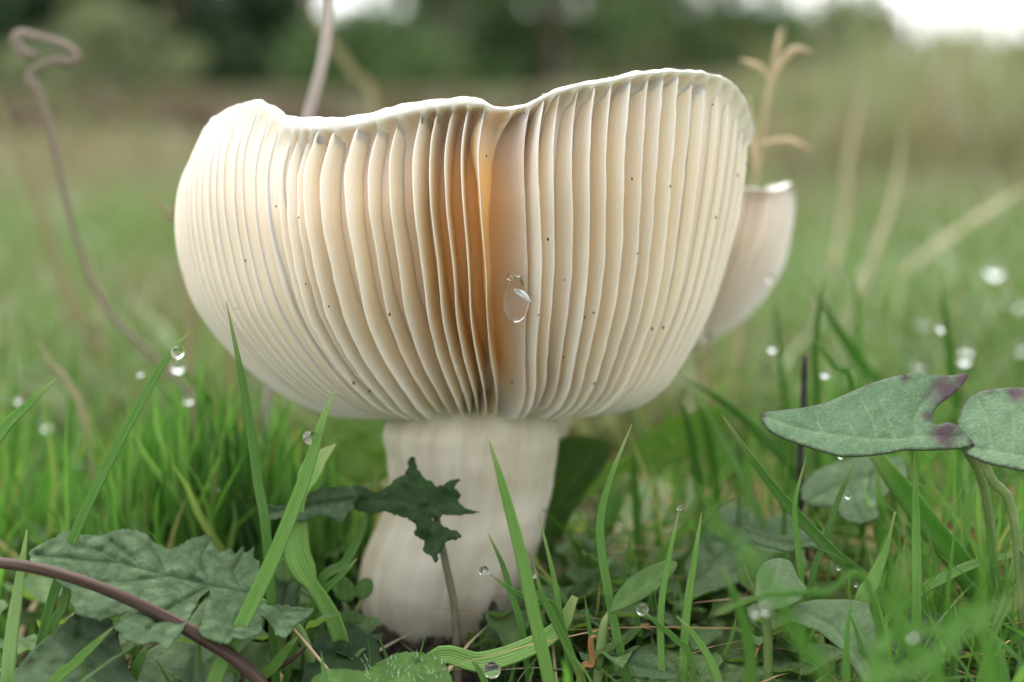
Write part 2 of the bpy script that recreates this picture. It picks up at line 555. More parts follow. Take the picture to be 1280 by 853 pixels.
def build_cap(cap, root, phis, leans, seed, lipfn, nt=46, nf=7, thick=.0036):
    r = np.random.default_rng(seed)
    phis = np.asarray(phis); n = len(phis)
    sp = np.diff(np.append(phis, phis[0] + 2 * math.pi))
    t = np.linspace(0, 1, nt) ** .9
    t = 1 - (1 - np.linspace(0, 1, nt)) ** 1.5        # finer near the rim
    # each gill line wanders a little
    edge = []
    for i in range(n):
        a = .13 * min(sp[i], sp[i - 1])
        w = a * wob(t * 5 + phis[i] * 2.1, 0, 4) + .22 * a * wob(t * 13 + i * 3, 0, 7)
        edge.append(phis[i] + w - (.078 * sstep(.62, 1, t) * max(0, math.cos(phis[i])) if cap.main else 0))
    edge = np.array(edge)
    rootc = edge + np.asarray(leans)[:, None] * (1 - .5 * t[None] ** 6)
    # ---- flesh between the gills
    V = []; ST = []
    A0 = []
    for i in range(n):
        nx = rootc[(i + 1) % n] + (2 * math.pi if i == n - 1 else 0)
        for k in range(nf):
            f = k / nf
            ph = rootc[i] * (1 - f) + nx * f
            dd = abs(2 * f - 1)                     # 1 on the gill, 0 mid-gap
            u = (1 - t) - .005 - .020 * dd ** 6
            pp = (ph + math.pi) % (2 * math.pi) - math.pi
            A = 1 - np.exp(-np.clip(u, 0, 1) / (.011 + (.004 * sstep(.08, .14, pp) * (1 - sstep(.24, .30, pp)) if cap.main else 0)))
            g = cap.depth(ph, t) * A + .0002
            V.append(cap.E(ph, t) - cap.N(ph, t) * g[:, None])
            A0.append(ph)
    V = np.array(V)                                  # (m, nt, 3)
    PH = np.array(A0)
    m = len(V)
    # ---- rolled margin and the upper skin inside the bowl
    up = np.array([0, 0, 1.])
    ph1 = PH[:, -1]
    Nr = cap.N(ph1, .97); Nr[:, 2] *= .2; Nr /= np.linalg.norm(Nr, axis=1)[:, None]
    lip = lipfn(ph1) * (1 + .10 * wob(ph1 * 13, 0, 2) + .02 * wob(ph1 * 60, 0, 5))
    E1 = V[:, -1]
    rings = []
    for a in np.linspace(.16, 1, 7) * math.pi:
        d_ = .5 + .5 * (1 - math.cos(a))
        rings.append(E1 - Nr * (np.maximum(lip, .0012) * (1 - math.cos(a)) * .9)[:, None] + up * (lip * math.sin(a) * 1.0)[:, None]
                     + (Nr * (.00014 * wob(ph1 * 40, a * 3, 8))[:, None]) + up * (.00014 * wob(ph1 * 40, a, 9))[:, None])
    inner = []
    for tt in np.linspace(.96, .0, 16):
        k = tt * np.ones(m)
        phm = PH[:, int(round(tt * (nt - 1)))]
        g = cap.depth(phm, k) + thick * (1 + .8 * (1 - tt))
        q = cap.E(phm, k) - cap.N(phm, k) * g[:, None]
        q = q + up * (.010 * (1 - tt) ** 2)
        inner.append(q)
    # collapse to the centre of the bowl
    cen = inner[-1].mean(0) + up * .001
    inner.append(inner[-1] * .45 + cen * .55)
    flesh = V.transpose(1, 0, 2)                     # (nt, m, 3)
    ph_all = PH.T
    ochre_mix = cap_ochre(cap, ph_all, t[:, None] * np.ones_like(ph_all), 1.0)
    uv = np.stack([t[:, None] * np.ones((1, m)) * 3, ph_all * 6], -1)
    mesh_obj('cap_flesh', flesh.reshape(-1, 3), grid_faces(nt, m, True), M_GILL, root, uv=uv.reshape(-1, 2), attrs={'ochre_mix': ochre_mix.ravel()})
    allr = np.array([flesh[-1]] + rings + inner)
    nv = np.vstack([allr.reshape(-1, 3), cen])
    fc = grid_faces(len(allr), m, True).tolist()
    k = len(nv) - 1; b = (len(allr) - 1) * m
    fc += [[k, b + (j + 1) % m, b + j] for j in range(m)]
    mesh_obj('cap_skin', nv, fc, M_PELT, root)
    # ---- gills, one object each
    prof = [(0, -1), (.35, -.80), (.7, -.55), (.92, -.42), (.985, -.26), (1.0, 0), (.985, .26), (.92, .42), (.7, .55), (.35, .80), (0, 1)]
    for i in range(n):
        E = cap.E(edge[i], t); Ne = cap.N(edge[i], t)
        g = cap.depth(rootc[i], t)
        R = cap.E(rootc[i], t) - cap.N(rootc[i], t) * (g + .0012)[:, None]
        # at the rim the gill runs out into the margin
        z = sstep(.985, 1.0, t)
        soft = np.clip((g - .0008) / .004, .12, 1)
        cut = (.0003 + .0009 * r.random()) * (r.random() < .55) + .00016 * wob(t * 60, 0, i) + .00007 * wob(t * 210, 0, i + 2)
        Ed = E - Ne * (cut * soft * (1 - z) + .0006 * z + .72 * g * (1 - soft) * (1 - z))[:, None]
        # slight sway of the free edge
        T = E - cap.E(edge[i] + .01, t); T /= np.linalg.norm(T, axis=1)[:, None]
        rows = []
        th0 = (.00042 if cap.main else .0005) * (1 + .35 * sstep(.9, 1., t))
        for s_, w_ in prof:
            bow = math.sin(s_ * math.pi) * .0004 * wob(t * 4, 0, i)
            c = R * (1 - s_) + Ed * s_ + T * bow[:, None]
            hw = th0 * w_ * (.75 if s_ < .5 else .62)
            # fillet at the arch under the margin
            hw = hw * (1 + .5 * sstep(.96, .995, t) * (1 - s_))
            rows.append(c + T * hw[:, None])
        v = np.array(rows).transpose(1, 0, 2)
        k = len(prof)
        S = np.array([p[0] for p in prof])
        uv = np.stack([t[:, None] * 3 + 0 * S[None], (S[None] * .8 + phis[i] * 7) + 0 * t[:, None]], -1)
        st = cap_ochre(cap, rootc[i][:, None] + 0 * S[None], t[:, None] + 0 * S[None], 1 - S[None])
        mesh_obj('gill', v.reshape(-1, 3), grid_faces(nt, k), M_GILL, root, uv=uv.reshape(-1, 2), attrs={'ochre_mix': st.ravel()})
    return edge, t


def cap_ochre(cap, ph, t, deep):
    """ochre mixed into the colour towards the gill roots, strongest in the folded front"""
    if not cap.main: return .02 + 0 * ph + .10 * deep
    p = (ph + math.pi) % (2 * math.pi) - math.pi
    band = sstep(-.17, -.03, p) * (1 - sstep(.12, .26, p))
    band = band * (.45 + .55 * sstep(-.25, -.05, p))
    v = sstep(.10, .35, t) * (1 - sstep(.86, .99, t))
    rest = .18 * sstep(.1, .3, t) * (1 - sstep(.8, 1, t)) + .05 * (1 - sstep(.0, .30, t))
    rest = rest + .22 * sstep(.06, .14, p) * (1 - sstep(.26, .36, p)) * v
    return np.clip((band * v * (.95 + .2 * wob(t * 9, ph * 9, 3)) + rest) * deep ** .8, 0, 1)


def phi_of(px):
    return math.asin(max(-1, min(1, (px - 580) / 359.5)))


front_px = [360, 371, 384, 398, 421, 453, 480, 507, 538, 559, 579, 600, 623, 677, 695, 715, 738, 756, 776, 798, 820, 837, 853, 872, 888, 904, 917, 928]
phis = [phi_of(p) for p in front_px]
leans = []
for p in front_px:
    leans.append({677: -.125, 695: -.11, 715: -.06, 738: -.03, 756: -.02, 360: .02, 371: .02, 384: .02, 398: .01, 538: .01, 559: 0, 579: .0, 600: .0, 623: .012, 507: .01}.get(p, .0))
a = phis[0]
lead = []
while a > -math.radians(92):
    a -= math.radians(3.0 + 1.2 * random.random()); lead.append(a)
tail = []
a = phis[-1]
while a < math.radians(92):
    a += math.radians(3.4 + 1.4 * random.random()); tail.append(a)
rest = 2 * math.pi - (tail[-1] - lead[-1])
nb = int(rest / math.radians(4.6))
backs = [tail[-1] + rest * (k + 1) / (nb + 1) for k in range(nb)]
phis_all = lead[::-1] + phis + tail + backs
leans_all = [0.02] * len(lead) + leans + [0.0] * (len(tail) + len(backs))

mush = empty('mushroom', (float(P(560, 800, 0)[0]), 0, 0))
tag(mush, 'large cream mushroom with upturned cap and deep folded gills on a thick white stem', 'mushroom')


def lip_main(ph):
    p = (ph + math.pi) % (2 * math.pi) - math.pi
    fr = np.cos(p) > 0
    v = np.interp(595 + 349 * np.sin(p), LIP[:, 0], LIP[:, 1])
    return np.where(fr, v * np.interp(np.sin(p), [0, .35], [1, .55]), 4) * .00014 + .00012


CAP1 = Cap()
build_cap(CAP1, mush, phis_all, leans_all, 3, lip_main)

# stem
ST = np.array([(470, 520, 672), (500, 508, 690), (528, 482, 700), (552, 481, 696), (580, 486, 692), (615, 486, 687), (645, 474, 682), (680, 458, 674),
               (715, 449, 662), (750, 450, 650), (785, 462, 636), (815, 474, 622), (835, 484, 606), (850, 500, 590)], float)


def build_stem():
    n, k = 60, 56
    py = np.linspace(470, 850, n)
    xl = np.interp(py, ST[:, 0], ST[:, 1]); xr = np.interp(py, ST[:, 0], ST[:, 2])
    ker = np.ones(5) / 5
    xl = np.convolve(np.pad(xl, 2, 'edge'), ker, 'valid'); xr = np.convolve(np.pad(xr, 2, 'edge'), ker, 'valid')
    L = P(xl, py, 0.0); R = P(xr, py, 0.0)
    c = (L + R) / 2; rad = (R[:, 0] - L[:, 0]) / 2
    th = np.linspace(0, 2 * math.pi, k, endpoint=False)
    v = []
    for i in range(n):
        q = rad[i] * (1 + .03 * wob(th * 2, py[i] * .012, 2) + .002 * wob(th * 9, py[i] * .02, 6) + .012 * wob(th * 2, py[i] * .07, 8))
        v.append(np.stack([c[i, 0] + q * np.sin(th), -q * .92 * np.cos(th), c[i, 2] + 0 * th], -1))
    v = np.array(v)
    uv = np.stack(np.broadcast_arrays(th[None] / 6.283, np.linspace(0, 1, n)[:, None]), -1)
    dirt = sstep(720, 840, py)[:, None] * np.clip(.35 + .9 * wob(th[None] * 4, py[:, None] * .05, 3), 0, 1) + .25 * np.clip(wob(th[None] * 3 + 2, py[:, None] * .02, 6) - .1, 0, 1)
    mesh_obj('stem', v.reshape(-1, 3), grid_faces(n, k, True), M_STEM, mush, uv=uv.reshape(-1, 2), attrs={'dirt': dirt.ravel()})


build_stem()

# dirt specks sitting on the gill edges
SPECK = [(487, 393, 5), (345, 258, 3), (373, 272, 3), (442, 479, 5), (462, 489, 4), (829, 410, 5), (838, 233, 3), (790, 224, 3), (685, 299, 4),
         (797, 317, 3), (706, 350, 3), (742, 391, 3), (731, 397, 3), (922, 219, 4), (891, 131, 3), (895, 272, 4), (933, 205, 3), (296, 386, 3),
         (307, 326, 4), (382, 355, 3), (411, 383, 3), (655, 141, 3), (608, 195, 3), (705, 447, 3), (743, 480, 4), (815, 411, 4), (673, 394, 3), (640, 478, 3)]


def front_point(px, py, out=.0003):
    """where the line of sight at a photo pixel meets the gill edges of the front"""
    ph, t = np.meshgrid(np.linspace(-1.5, 1.5, 160), np.linspace(.03, 1, 120), indexing='ij')
    e = CAP1.E(ph, t)
    u, v, _ = project(e)
    k = np.argmin((u - px) ** 2 + (v - py) ** 2)
    i, j = np.unravel_index(k, u.shape)
    return P(px, py, e[i, j, 1] - out), CAP1.N(ph[i, j], t[i, j])


def build_specks():
    m = mat_simple('dirt', [(.3, (.02, .015, .01)), (.7, (.12, .08, .05))], 900, .7)
    V = []; F = []
    for px, py, s in SPECK:
        c, _n = front_point(px, py)
        b = len(V)
        for a in range(6):
            ang = a * math.pi / 3 + px
            for q, rr, off in ((0, 1., 0),):
                r = s * .5 * .00013 * random.uniform(.7, 1.2)
                V.append(c + np.array([math.cos(ang) * r * .8, 0, math.sin(ang) * r * 1.2]))
        V.append(c + np.array([0, -s * .00006, 0])); V.append(c + np.array([0, s * .00006, 0]))
        for a in range(6):
            F.append([b + a, b + (a + 1) % 6, b + 6]); F.append([b + (a + 1) % 6, b + a, b + 7])
    tag(mesh_obj('dirt_specks', np.array(V), F, m, mush), 'dark specks of dirt scattered on the gill edges', kind='stuff')


build_specks()

# ------------------------------------------------------------------ second mushroom
ax = P(862, 428, .052)
CAP2 = SmallCap()
CAP2.main = False
CAP2.axis = (float(ax[0]), .052, float(ax[2]))
mush2 = empty('mushroom', (CAP2.axis[0], CAP2.axis[1], 0))
tag(mush2, 'smaller cream mushroom half hidden behind the right side of the large one', 'mushroom')
ph2 = np.sort(np.linspace(-math.pi, math.pi, 60, endpoint=False) + rng.uniform(-.012, .012, 60))
build_cap(CAP2, mush2, ph2, [0.] * 60, 5, lambda p: .00018 + 0 * p, nt=22, nf=4, thick=.002)
b2 = P(650, 700, .044); b3 = P(672, 560, .046); b4 = P(735, 470, .048); b5 = P(805, 440, .050)
tube('stem', [(float(b2[0]), .044, -.004), tuple(b3), tuple(b4), tuple(b5), (CAP2.axis[0] + .001, CAP2.axis[1] + .001, CAP2.axis[2] + .004)],
     [.0060, .0048, .0042, .0044, .0055], M_STEM, mush2, n=20, sides=20, rough=.04)
# ================================================================== grass that nobody could count
def blades(name, label, n, pos, hgt, wid, lean, mat, tints, nseg=6, across=3, keep=None, curl=1.0, kind='stuff', stiff=1.6):
    """pos: (n,2) base points; hgt, wid, lean: arrays. One mesh of many bent blades."""
    x, y = pos[:, 0], pos[:, 1]
    z = ground_z(x, y) - .002
    n = len(x)
    az = rng.uniform(0, 2 * math.pi, n)
    az2 = az + rng.normal(0, .5, n)
    s = np.linspace(0, 1, nseg + 1)
    bend = lean[:, None] * s[None] ** stiff * hgt[:, None]
    up = hgt[:, None] * (s[None] - .32 * np.minimum(lean[:, None], 1.6) * s[None] ** 2.4 * curl)
    cx = x[:, None] + bend * np.sin(az)[:, None] + (wid * .6)[:, None] * wob(s[None] * 5, az[:, None] * 9, 3)
    cy = y[:, None] + bend * np.cos(az)[:, None]
    cz = z[:, None] + up
    # side direction turns a little along the blade
    sa = rng.uniform(0, 2 * math.pi, n)[:, None] + rng.normal(0, .6, n)[:, None] * s[None]
    w = wid[:, None] * (np.sin(np.minimum(s[None] * .85 + .28, 1) * math.pi / 2)) * (1 - s[None] ** 3.2) * .5
    sx, sy = np.cos(sa) * w, np.sin(sa) * w
    if across == 3:
        fold = .45
        pts = [(-1, 0), (0, 1), (1, 0)]
        V = []
        for a, b in pts:
            V.append(np.stack([cx + a * sx - b * fold * sy, cy + a * sy + b * fold * sx, cz], -1))
        V = np.stack(V, 2)
    else:
        V = np.stack([np.stack([cx + a * sx, cy + a * sy, cz], -1) for a in (-1, 1)], 2)
    k = V.shape[2]
    m = nseg + 1
    base = (np.arange(n) * m * k)[:, None, None]
    F = (base + grid_faces(m, k)[None]).reshape(-1, 4)
    ti = np.broadcast_to(tints[:, None, None], (n, m, k))
    if k == 3: uvx = np.array([0, .5, 1.])
    else: uvx = np.array([0, 1.])
    uv = np.stack(np.broadcast_arrays(uvx[None, None, :], s[None, :, None] + 0 * tints[:, None, None]), -1)
    o = mesh_obj(name, V.reshape(-1, 3), F, mat, uv=uv.reshape(-1, 2), attrs={'tint': ti.ravel()}, origin=np.array([0, 0, 0.]))
    return tag(o, label, 'grass', kind=kind)


def limit_rows(x, y, h, lim):
    """shorten blades so that the turf stands as low as it does in the photo: lim(px, y) = topmost photo row"""
    px, py, f = project(np.stack([x, y, ground_z(x, y)], -1))
    top = lim(px, y)
    hm = (py - top) * f * KT / 640
    return np.clip(h, 0, np.maximum(hm, .004))


def scatter(n, x0, x1, y0, y1):
    return np.stack([rng.uniform(x0, x1, n), rng.uniform(y0, y1, n)], -1)


def wedge(n, y0, y1, spread=.36, power=1.0):
    """points over the strip of meadow that the lens takes in, with a margin"""
    y = y0 + (y1 - y0) * rng.uniform(0, 1, n) ** power
    hw = (y + .32) * spread + .05
    return np.stack([rng.uniform(-1, 1, n) * hw, y], -1)


def gmask(p):
    """keep clear of the stems and of the bare earth round the mushroom"""
    x, y = p[:, 0], p[:, 1]
    r1 = np.hypot((x + .012) / .024, (y + .002) / .022)
    r2 = np.hypot(x - CAP2.axis[0], y - CAP2.axis[1]) / .012
    return (r1 > 1) & (r2 > 1)


TOPX = np.array([0, 60, 130, 200, 250, 300, 360, 420, 480, 560, 700, 780, 840, 880, 930, 1000, 1080, 1150, 1280.])
TOPB = np.array([470, 450, 480, 470, 440, 430, 500, 540, 590, 640, 600, 560, 500, 440, 430, 410, 400, 400, 400.])   # behind the cap
TOPF = np.array([740, 740, 780, 790, 800, 820, 820, 810, 790, 780, 740, 750, 770, 790, 800, 770, 690, 640, 610.])   # in front of it


# a) turf right behind and beside the mushroom
p = scatter(2500, -.17, .17, -.005, .13); p = p[gmask(p)]
d_ = rng.uniform(0, 1, len(p))
p = p[d_ < np.where(np.abs(p[:, 0] + .09) < .055, 1.0, .62)]
h = rng.uniform(.022, .060, len(p))
h = limit_rows(p[:, 0], p[:, 1], h, lambda px, y: np.interp(px, TOPX, TOPB) + rng.uniform(-30, 110, len(px)))
blades('turf_grass', 'dense fine green grass standing behind and beside the large mushroom', 0, p, h, rng.uniform(.0010, .0029, len(p)),
       np.abs(rng.normal(.25, .25, len(p))), M_GRASS, np.clip(rng.normal(.48, .24, len(p)), 0, .9), nseg=7)
p = scatter(330, -.078, -.026, .002, .040); p = p[gmask(p)]
h = rng.uniform(.045, .075, len(p))
h = limit_rows(p[:, 0], p[:, 1], h, lambda px, y: np.interp(px, TOPX, TOPB) + rng.uniform(-20, 60, len(px)))
blades('turf_grass', 'tall upright grass bunched at the left of the stem under the cap', 0, p, h, rng.uniform(.0014, .0030, len(p)),
       np.abs(rng.normal(.12, .14, len(p))), M_GRASS, np.clip(rng.normal(.42, .28, len(p)), 0, .97), nseg=8)
# b) front turf
p = scatter(2600, -.12, .13, -.075, -.003); p = p[gmask(p)]
dens = np.where(p[:, 0] > .056, 1., np.where(p[:, 0] > .018, .35, .16))
p = p[rng.uniform(0, 1, len(p)) < dens]
h = rng.uniform(.014, .048, len(p))
h = limit_rows(p[:, 0], p[:, 1], h, lambda px, y: np.interp(px, TOPX, TOPF) + rng.uniform(-40, 130, len(px)))
blades('turf_grass', 'short fine grass in front of the large mushroom', 0, p, h, rng.uniform(.0010, .0024, len(p)),
       np.abs(rng.normal(.4, .3, len(p))), M_GRASS, np.clip(rng.normal(.42, .2, len(p)), 0, .88), nseg=7)
p = scatter(260, .012, .125, -.038, .004); p = p[gmask(p)]
h = rng.uniform(.030, .062, len(p))
h = limit_rows(p[:, 0], p[:, 1], h, lambda px, y: np.interp(px, TOPX, TOPF) - 60 + rng.uniform(-70, 60, len(px)))
blades('turf_grass', 'thin bright upright blades among the weeds at the lower right', 0, p, h, rng.uniform(.0008, .0018, len(p)),
       np.abs(rng.normal(.25, .2, len(p))), M_GRASS, np.clip(rng.normal(.66, .14, len(p)), 0, .9), nseg=8)
p = scatter(90, -.006, .034, -.034, -.017)
h = rng.uniform(.014, .034, len(p))
h = limit_rows(p[:, 0], p[:, 1], h, lambda px, y: 735 + rng.uniform(-25, 90, len(px)))
blades('turf_grass', 'short blades of grass right before the stem foot', 0, p, h, rng.uniform(.0009, .0019, len(p)),
       np.abs(rng.normal(.35, .25, len(p))), M_GRASS, np.clip(rng.normal(.5, .2, len(p)), 0, .9), nseg=7)
# c) thatch: flat dry and green litter over the soil
p = scatter(2600, -.18, .18, -.12, .25); p = p[gmask(p)]
r_ = np.hypot(p[:, 0] + .012, p[:, 1] + .01)
p = p[(rng.uniform(0, 1, len(p)) < sstep(.02, .07, r_))]
blades('grass_litter', 'flattened straw and dry blades lying between the green grass', 0, p, rng.uniform(.006, .026, len(p)), rng.uniform(.0007, .0016, len(p)),
       rng.uniform(1.2, 2.8, len(p)), M_DRY, rng.uniform(0, .8, len(p)), nseg=5, curl=.75)
p = scatter(800, .048, .15, -.035, .06); 
blades('grass_litter', 'rust coloured dead strands tangled in the grass at the right', 0, p, rng.uniform(.012, .036, len(p)), rng.uniform(.0006, .0013, len(p)),
       rng.uniform(1.4, 3.0, len(p)), M_RUST, rng.uniform(0, 1, len(p)), nseg=6, curl=.6)
def weeds(n, x0, x1, y0, y1, label, seed):
    r = np.random.default_rng(seed)
    p = np.stack([r.uniform(x0, x1, n), r.uniform(y0, y1, n)], -1); p = p[gmask(p)]
    n = len(p)
    L = r.uniform(.004, .011, n); W = L * r.uniform(.28, .48, n)
    h = r.uniform(.003, .016, n); az = r.uniform(0, 6.283, n); pitch = r.normal(.25, .35, n)
    u = np.linspace(0, 1, 8); v = np.array([-1, -.5, 0, .5, 1.])
    U, Vv = np.meshgrid(u, v, indexing='ij')
    prof = np.sin(np.pi * U ** .75) ** .8 * (1 + .10 * np.sin(U * 34))
    a = L[:, None, None] * U[None]; b = W[:, None, None] * (Vv * prof)[None]
    z = a * np.sin(pitch)[:, None, None] - (a ** 2) * 28 + np.abs(b) * .45 + .0006 * wob(a * 900, b * 1100, 3)
    X = p[:, 0, None, None] + a * np.sin(az)[:, None, None] + b * np.cos(az)[:, None, None]
    Y = p[:, 1, None, None] + a * np.cos(az)[:, None, None] - b * np.sin(az)[:, None, None]
    Z = ground_z(p[:, 0], p[:, 1])[:, None, None] + h[:, None, None] + z
    V = np.stack([X, Y, Z], -1).reshape(-1, 3)
    F = (np.arange(n)[:, None, None] * 40 + grid_faces(8, 5)[None]).reshape(-1, 4)
    vm = np.broadcast_to(np.where(np.abs(Vv) < .1, .8, 0)[None], (n, 8, 5)).ravel()
    # a short stalk down to the soil under every leaf
    sv = []
    for i in range(n):
        q = V[i * 40 + 2]; g = float(ground_z(q[0], q[1])) - .001
        w = .0003
        sv.append([q + [w, 0, 0], q - [w, 0, 0], [q[0] - w, q[1] + .001, g], [q[0] + w, q[1] + .001, g]])
    sv = np.array(sv).reshape(-1, 3)
    F = np.vstack([F, len(V) + np.arange(len(sv)).reshape(-1, 4)])
    V = np.vstack([V, sv])
    o = mesh_obj('low_weeds', V, F, mat_leaf('weed_leaf', (.07, .15, .045), (.14, .25, .085), (.20, .33, .12), trans=.3, quilt=420), origin=np.zeros(3),
                 attrs={'vein': np.concatenate([vm, np.zeros(len(sv))]), 'purple': np.zeros(len(V))})
    tag(o, label, 'weeds', kind='stuff')


weeds(420, .008, .135, -.050, .045, 'small creeping weed leaves low in the grass at the right', 5)
weeds(70, -.002, .032, -.034, -.016, 'small creeping weed leaves in front of the stem foot', 7)
weeds(260, -.125, -.022, -.045, .050, 'small creeping weed leaves low in the grass at the left', 6)


def crumbs():
    V = []; F = []
    for i in range(900):
        a = random.uniform(0, 6.283); rr = .016 + abs(random.gauss(0, .014))
        x, y = -.012 + rr * math.sin(a), rr * math.cos(a) * .95
        r_ = random.uniform(.0004, .0016) * (1.4 if random.random() < .1 else 1)
        z = float(ground_z(x, y)) + r_ * .3
        b = len(V)
        for k, dd in enumerate([(1, 0, 0), (-1, 0, 0), (0, 1, 0), (0, -1, 0), (0, 0, 1), (0, 0, -1), (.7, .6, .5), (-.6, -.7, .6), (.6, -.7, .4), (-.7, .6, -.3)][:6]):
            q = r_ * random.uniform(.6, 1.25)
            V.append((x + dd[0] * q, y + dd[1] * q, z + dd[2] * q))
        F += [[b, b + 2, b + 4], [b + 2, b + 1, b + 4], [b + 1, b + 3, b + 4], [b + 3, b, b + 4], [b + 2, b, b + 5], [b + 1, b + 2, b + 5], [b + 3, b + 1, b + 5], [b, b + 3, b + 5]]
    m = mat_simple('soil_crumbs', [(.3, (.012, .009, .007)), (.6, (.045, .033, .025)), (.8, (.13, .10, .07))], 500, .8, .8, .001)
    tag(mesh_obj('soil_crumbs', np.array(V), F, m, origin=np.zeros(3)), 'dark crumbly earth heaped round the foot of the stem', 'soil', kind='stuff')


crumbs()
# d) middle meadow
p = wedge(15000, .12, 1.3, .40, 1.5)
px, py, f = project(np.stack([p[:, 0], p[:, 1], 0 * p[:, 0]], -1))
h = rng.uniform(.020, .062, len(p)) * (1 + .35 * wob(p[:, 0] * 9, p[:, 1] * 9, 2))
cl = wob(p[:, 0] * 11 + 3, p[:, 1] * 11, 6)
tint = np.clip(rng.normal(.66, .17, len(p)) + .30 * sstep(.1, .7, cl) - .25 * sstep(.2, .8, -cl) + .30 * sstep(.45, 1.2, p[:, 1]), 0, 1)
blades('meadow_grass', 'soft green meadow grass receding behind the mushrooms', 0, p, h, rng.uniform(.0016, .0034, len(p)),
       np.abs(rng.normal(.45, .35, len(p))), M_MEADOW, tint - .25, nseg=4, across=2)
# e) far meadow: longer, browner, rising to the right
p = wedge(16000, 1.2, 9.0, .46, 1.7)
px, py, f = project(np.stack([p[:, 0], p[:, 1], 0 * p[:, 0]], -1))
rt = sstep(700, 1200, px)
h = rng.uniform(.04, .12, len(p)) * (1 + 1.1 * (rng.uniform(0, 1, len(p)) < .10 * rt)) * (.55 + .45 * rt) * (1 + .3 * wob(p[:, 0] * 3, p[:, 1] * 3, 2)) * (1 + .45 * rt)
cl = wob(p[:, 0] * 2.3 + 3, p[:, 1] * 1.9, 6)
tint = np.clip(rng.normal(.76, .15, len(p)) + .12 * sstep(-.2, .6, cl) - .30 * sstep(.25, .8, -cl) + .20 * (1 - rt), 0, 1)
blades('meadow_grass', 'long brownish meadow grass in the blurred distance', 0, p, h, rng.uniform(.006, .012, len(p)) * (.6 + p[:, 1] / 9),
       np.abs(rng.normal(.4, .3, len(p))), M_MEADOW, tint - .05 * rt - .02, nseg=3, across=2)
# f) a belt of dry heath before the trees
p = wedge(9000, 8., 24., .50, 1.3)
px, py, f = project(np.stack([p[:, 0], p[:, 1], 0 * p[:, 0]], -1))
h = rng.uniform(.06, .17, len(p)) * (1 + .3 * sstep(800, 1250, px)) * (.5 + .5 * sstep(500, 900, px))
blades('heath', 'belt of russet dry heath and grass tufts in front of the far trees', 0, p, h, rng.uniform(.03, .06, len(p)),
       np.abs(rng.normal(.4, .3, len(p))), mat_grass('heath_stalks', [(0., (.10, .12, .05)), (.45, (.16, .115, .075)), (.8, (.22, .155, .11)), (1., (.30, .24, .15))], trans=.2, veins=2, tmul=(1.1, 1.1, .9)),
       np.clip(rng.normal(.5, .22, len(p)) - .25 * sstep(850, 1200, px), 0, 1), nseg=3, across=2)


# ================================================================== trees and bushes at the far edge of the meadow
def leaf_cloud(name, centres, radii, n, size, mat, parent, seed, flat=.8):
    r = np.random.default_rng(seed)
    centres = np.array(centres, float); radii = np.array(radii, float)
    k = r.integers(0, len(centres), n)
    dirs = r.normal(size=(n, 3)); dirs /= np.linalg.norm(dirs, axis=1)[:, None]
    rad = radii[k] * r.uniform(.35, 1.08, n) ** .5
    c = centres[k] + dirs * rad[:, None] * np.array([1, 1, flat])
    a = r.normal(size=(n, 3)); a /= np.linalg.norm(a, axis=1)[:, None]
    b = np.cross(a, r.normal(size=(n, 3))); b /= np.linalg.norm(b, axis=1)[:, None]
    s = size * r.uniform(.6, 1.4, n)[:, None]
    V = np.stack([c + a * s, c + b * s * .6, c - a * s, c - b * s * .6], 1).reshape(-1, 3)
    F = np.arange(n * 4).reshape(-1, 4)
    t = np.repeat(np.clip(r.normal(.5, .22, n) + .15 * dirs[:, 2] * 0 + .25 * wob(k * 2.1, 0, 4), 0, 1), 4)
    return mesh_obj(name, V, F, mat, parent, attrs={'tint': t}, smooth=False)


def mat_crown(name, lo, hi):
    m = NT(name)
    c = m.ramp(m.attr('tint'), [(0., lo), (1., hi)])
    return m.done(m.bsdf(c, .6, spec=.3), .25, m.mix(1., c, (1.1, 1.3, .6), 'MULTIPLY'))


M_C1 = mat_crown('dark_foliage', (.012, .030, .012), (.04, .085, .030))
M_C2 = mat_crown('mid_foliage', (.045, .085, .030), (.11, .17, .06))
M_C3 = mat_crown('grey_foliage', (.12, .15, .085), (.24, .26, .15))
M_BARK = mat_simple('bark', [(.3, (.10, .07, .05)), (.7, (.22, .17, .13))], 6, .9, .6, .02)


def at_px(px, dist):
    q = P(px, 110, dist)
    return float(q[0]), dist


def make_tree(px, dist, height, width, mat, label, low=True, cat='tree', seed=0, n=2600):
    x, y = at_px(px, dist)
    g = float(ground_z(x, y))
    r = random.Random(seed)
    root = empty('tree' if cat == 'tree' else 'bush', (x, y, g))
    tag(root, label, cat)
    cs = []; rs = []
    h0 = .05 if low else .28
    for i in range(26):
        f = r.random()
        zz = height * (h0 + (1 - h0) * f)
        ww = width * .5 * math.sqrt(max(.05, 1 - abs(2 * f - .75) ** 2.2))
        an = r.uniform(0, 6.28); q = ww * r.random() ** .5
        cs.append((x + q * math.cos(an), y + q * math.sin(an) * .7, g + zz)); rs.append(width * r.uniform(.10, .20))
    if cat == 'tree':
        top = (x + r.uniform(-.1, .1) * width, y, g + height * .9)
        tube('trunk', [(x, y, g - .2), (x + .02 * height, y, g + height * .4), top], [height * .028, height * .018, height * .004], M_BARK, root, n=10, sides=8)
        for i in range(6):
            c = cs[i * 3]
            z0 = g + height * (.15 + .1 * i)
            tube('limb', [(x, y, z0), ((x + c[0]) / 2, (y + c[1]) / 2, (z0 + c[2]) / 2 + .05 * height), c], [height * .010, height * .006, height * .002], M_BARK, root, n=6, sides=5)
    leaf_cloud('crown' if cat == 'tree' else 'foliage', cs, rs, n, max(height * .03, .085), mat, root, seed)
    return root


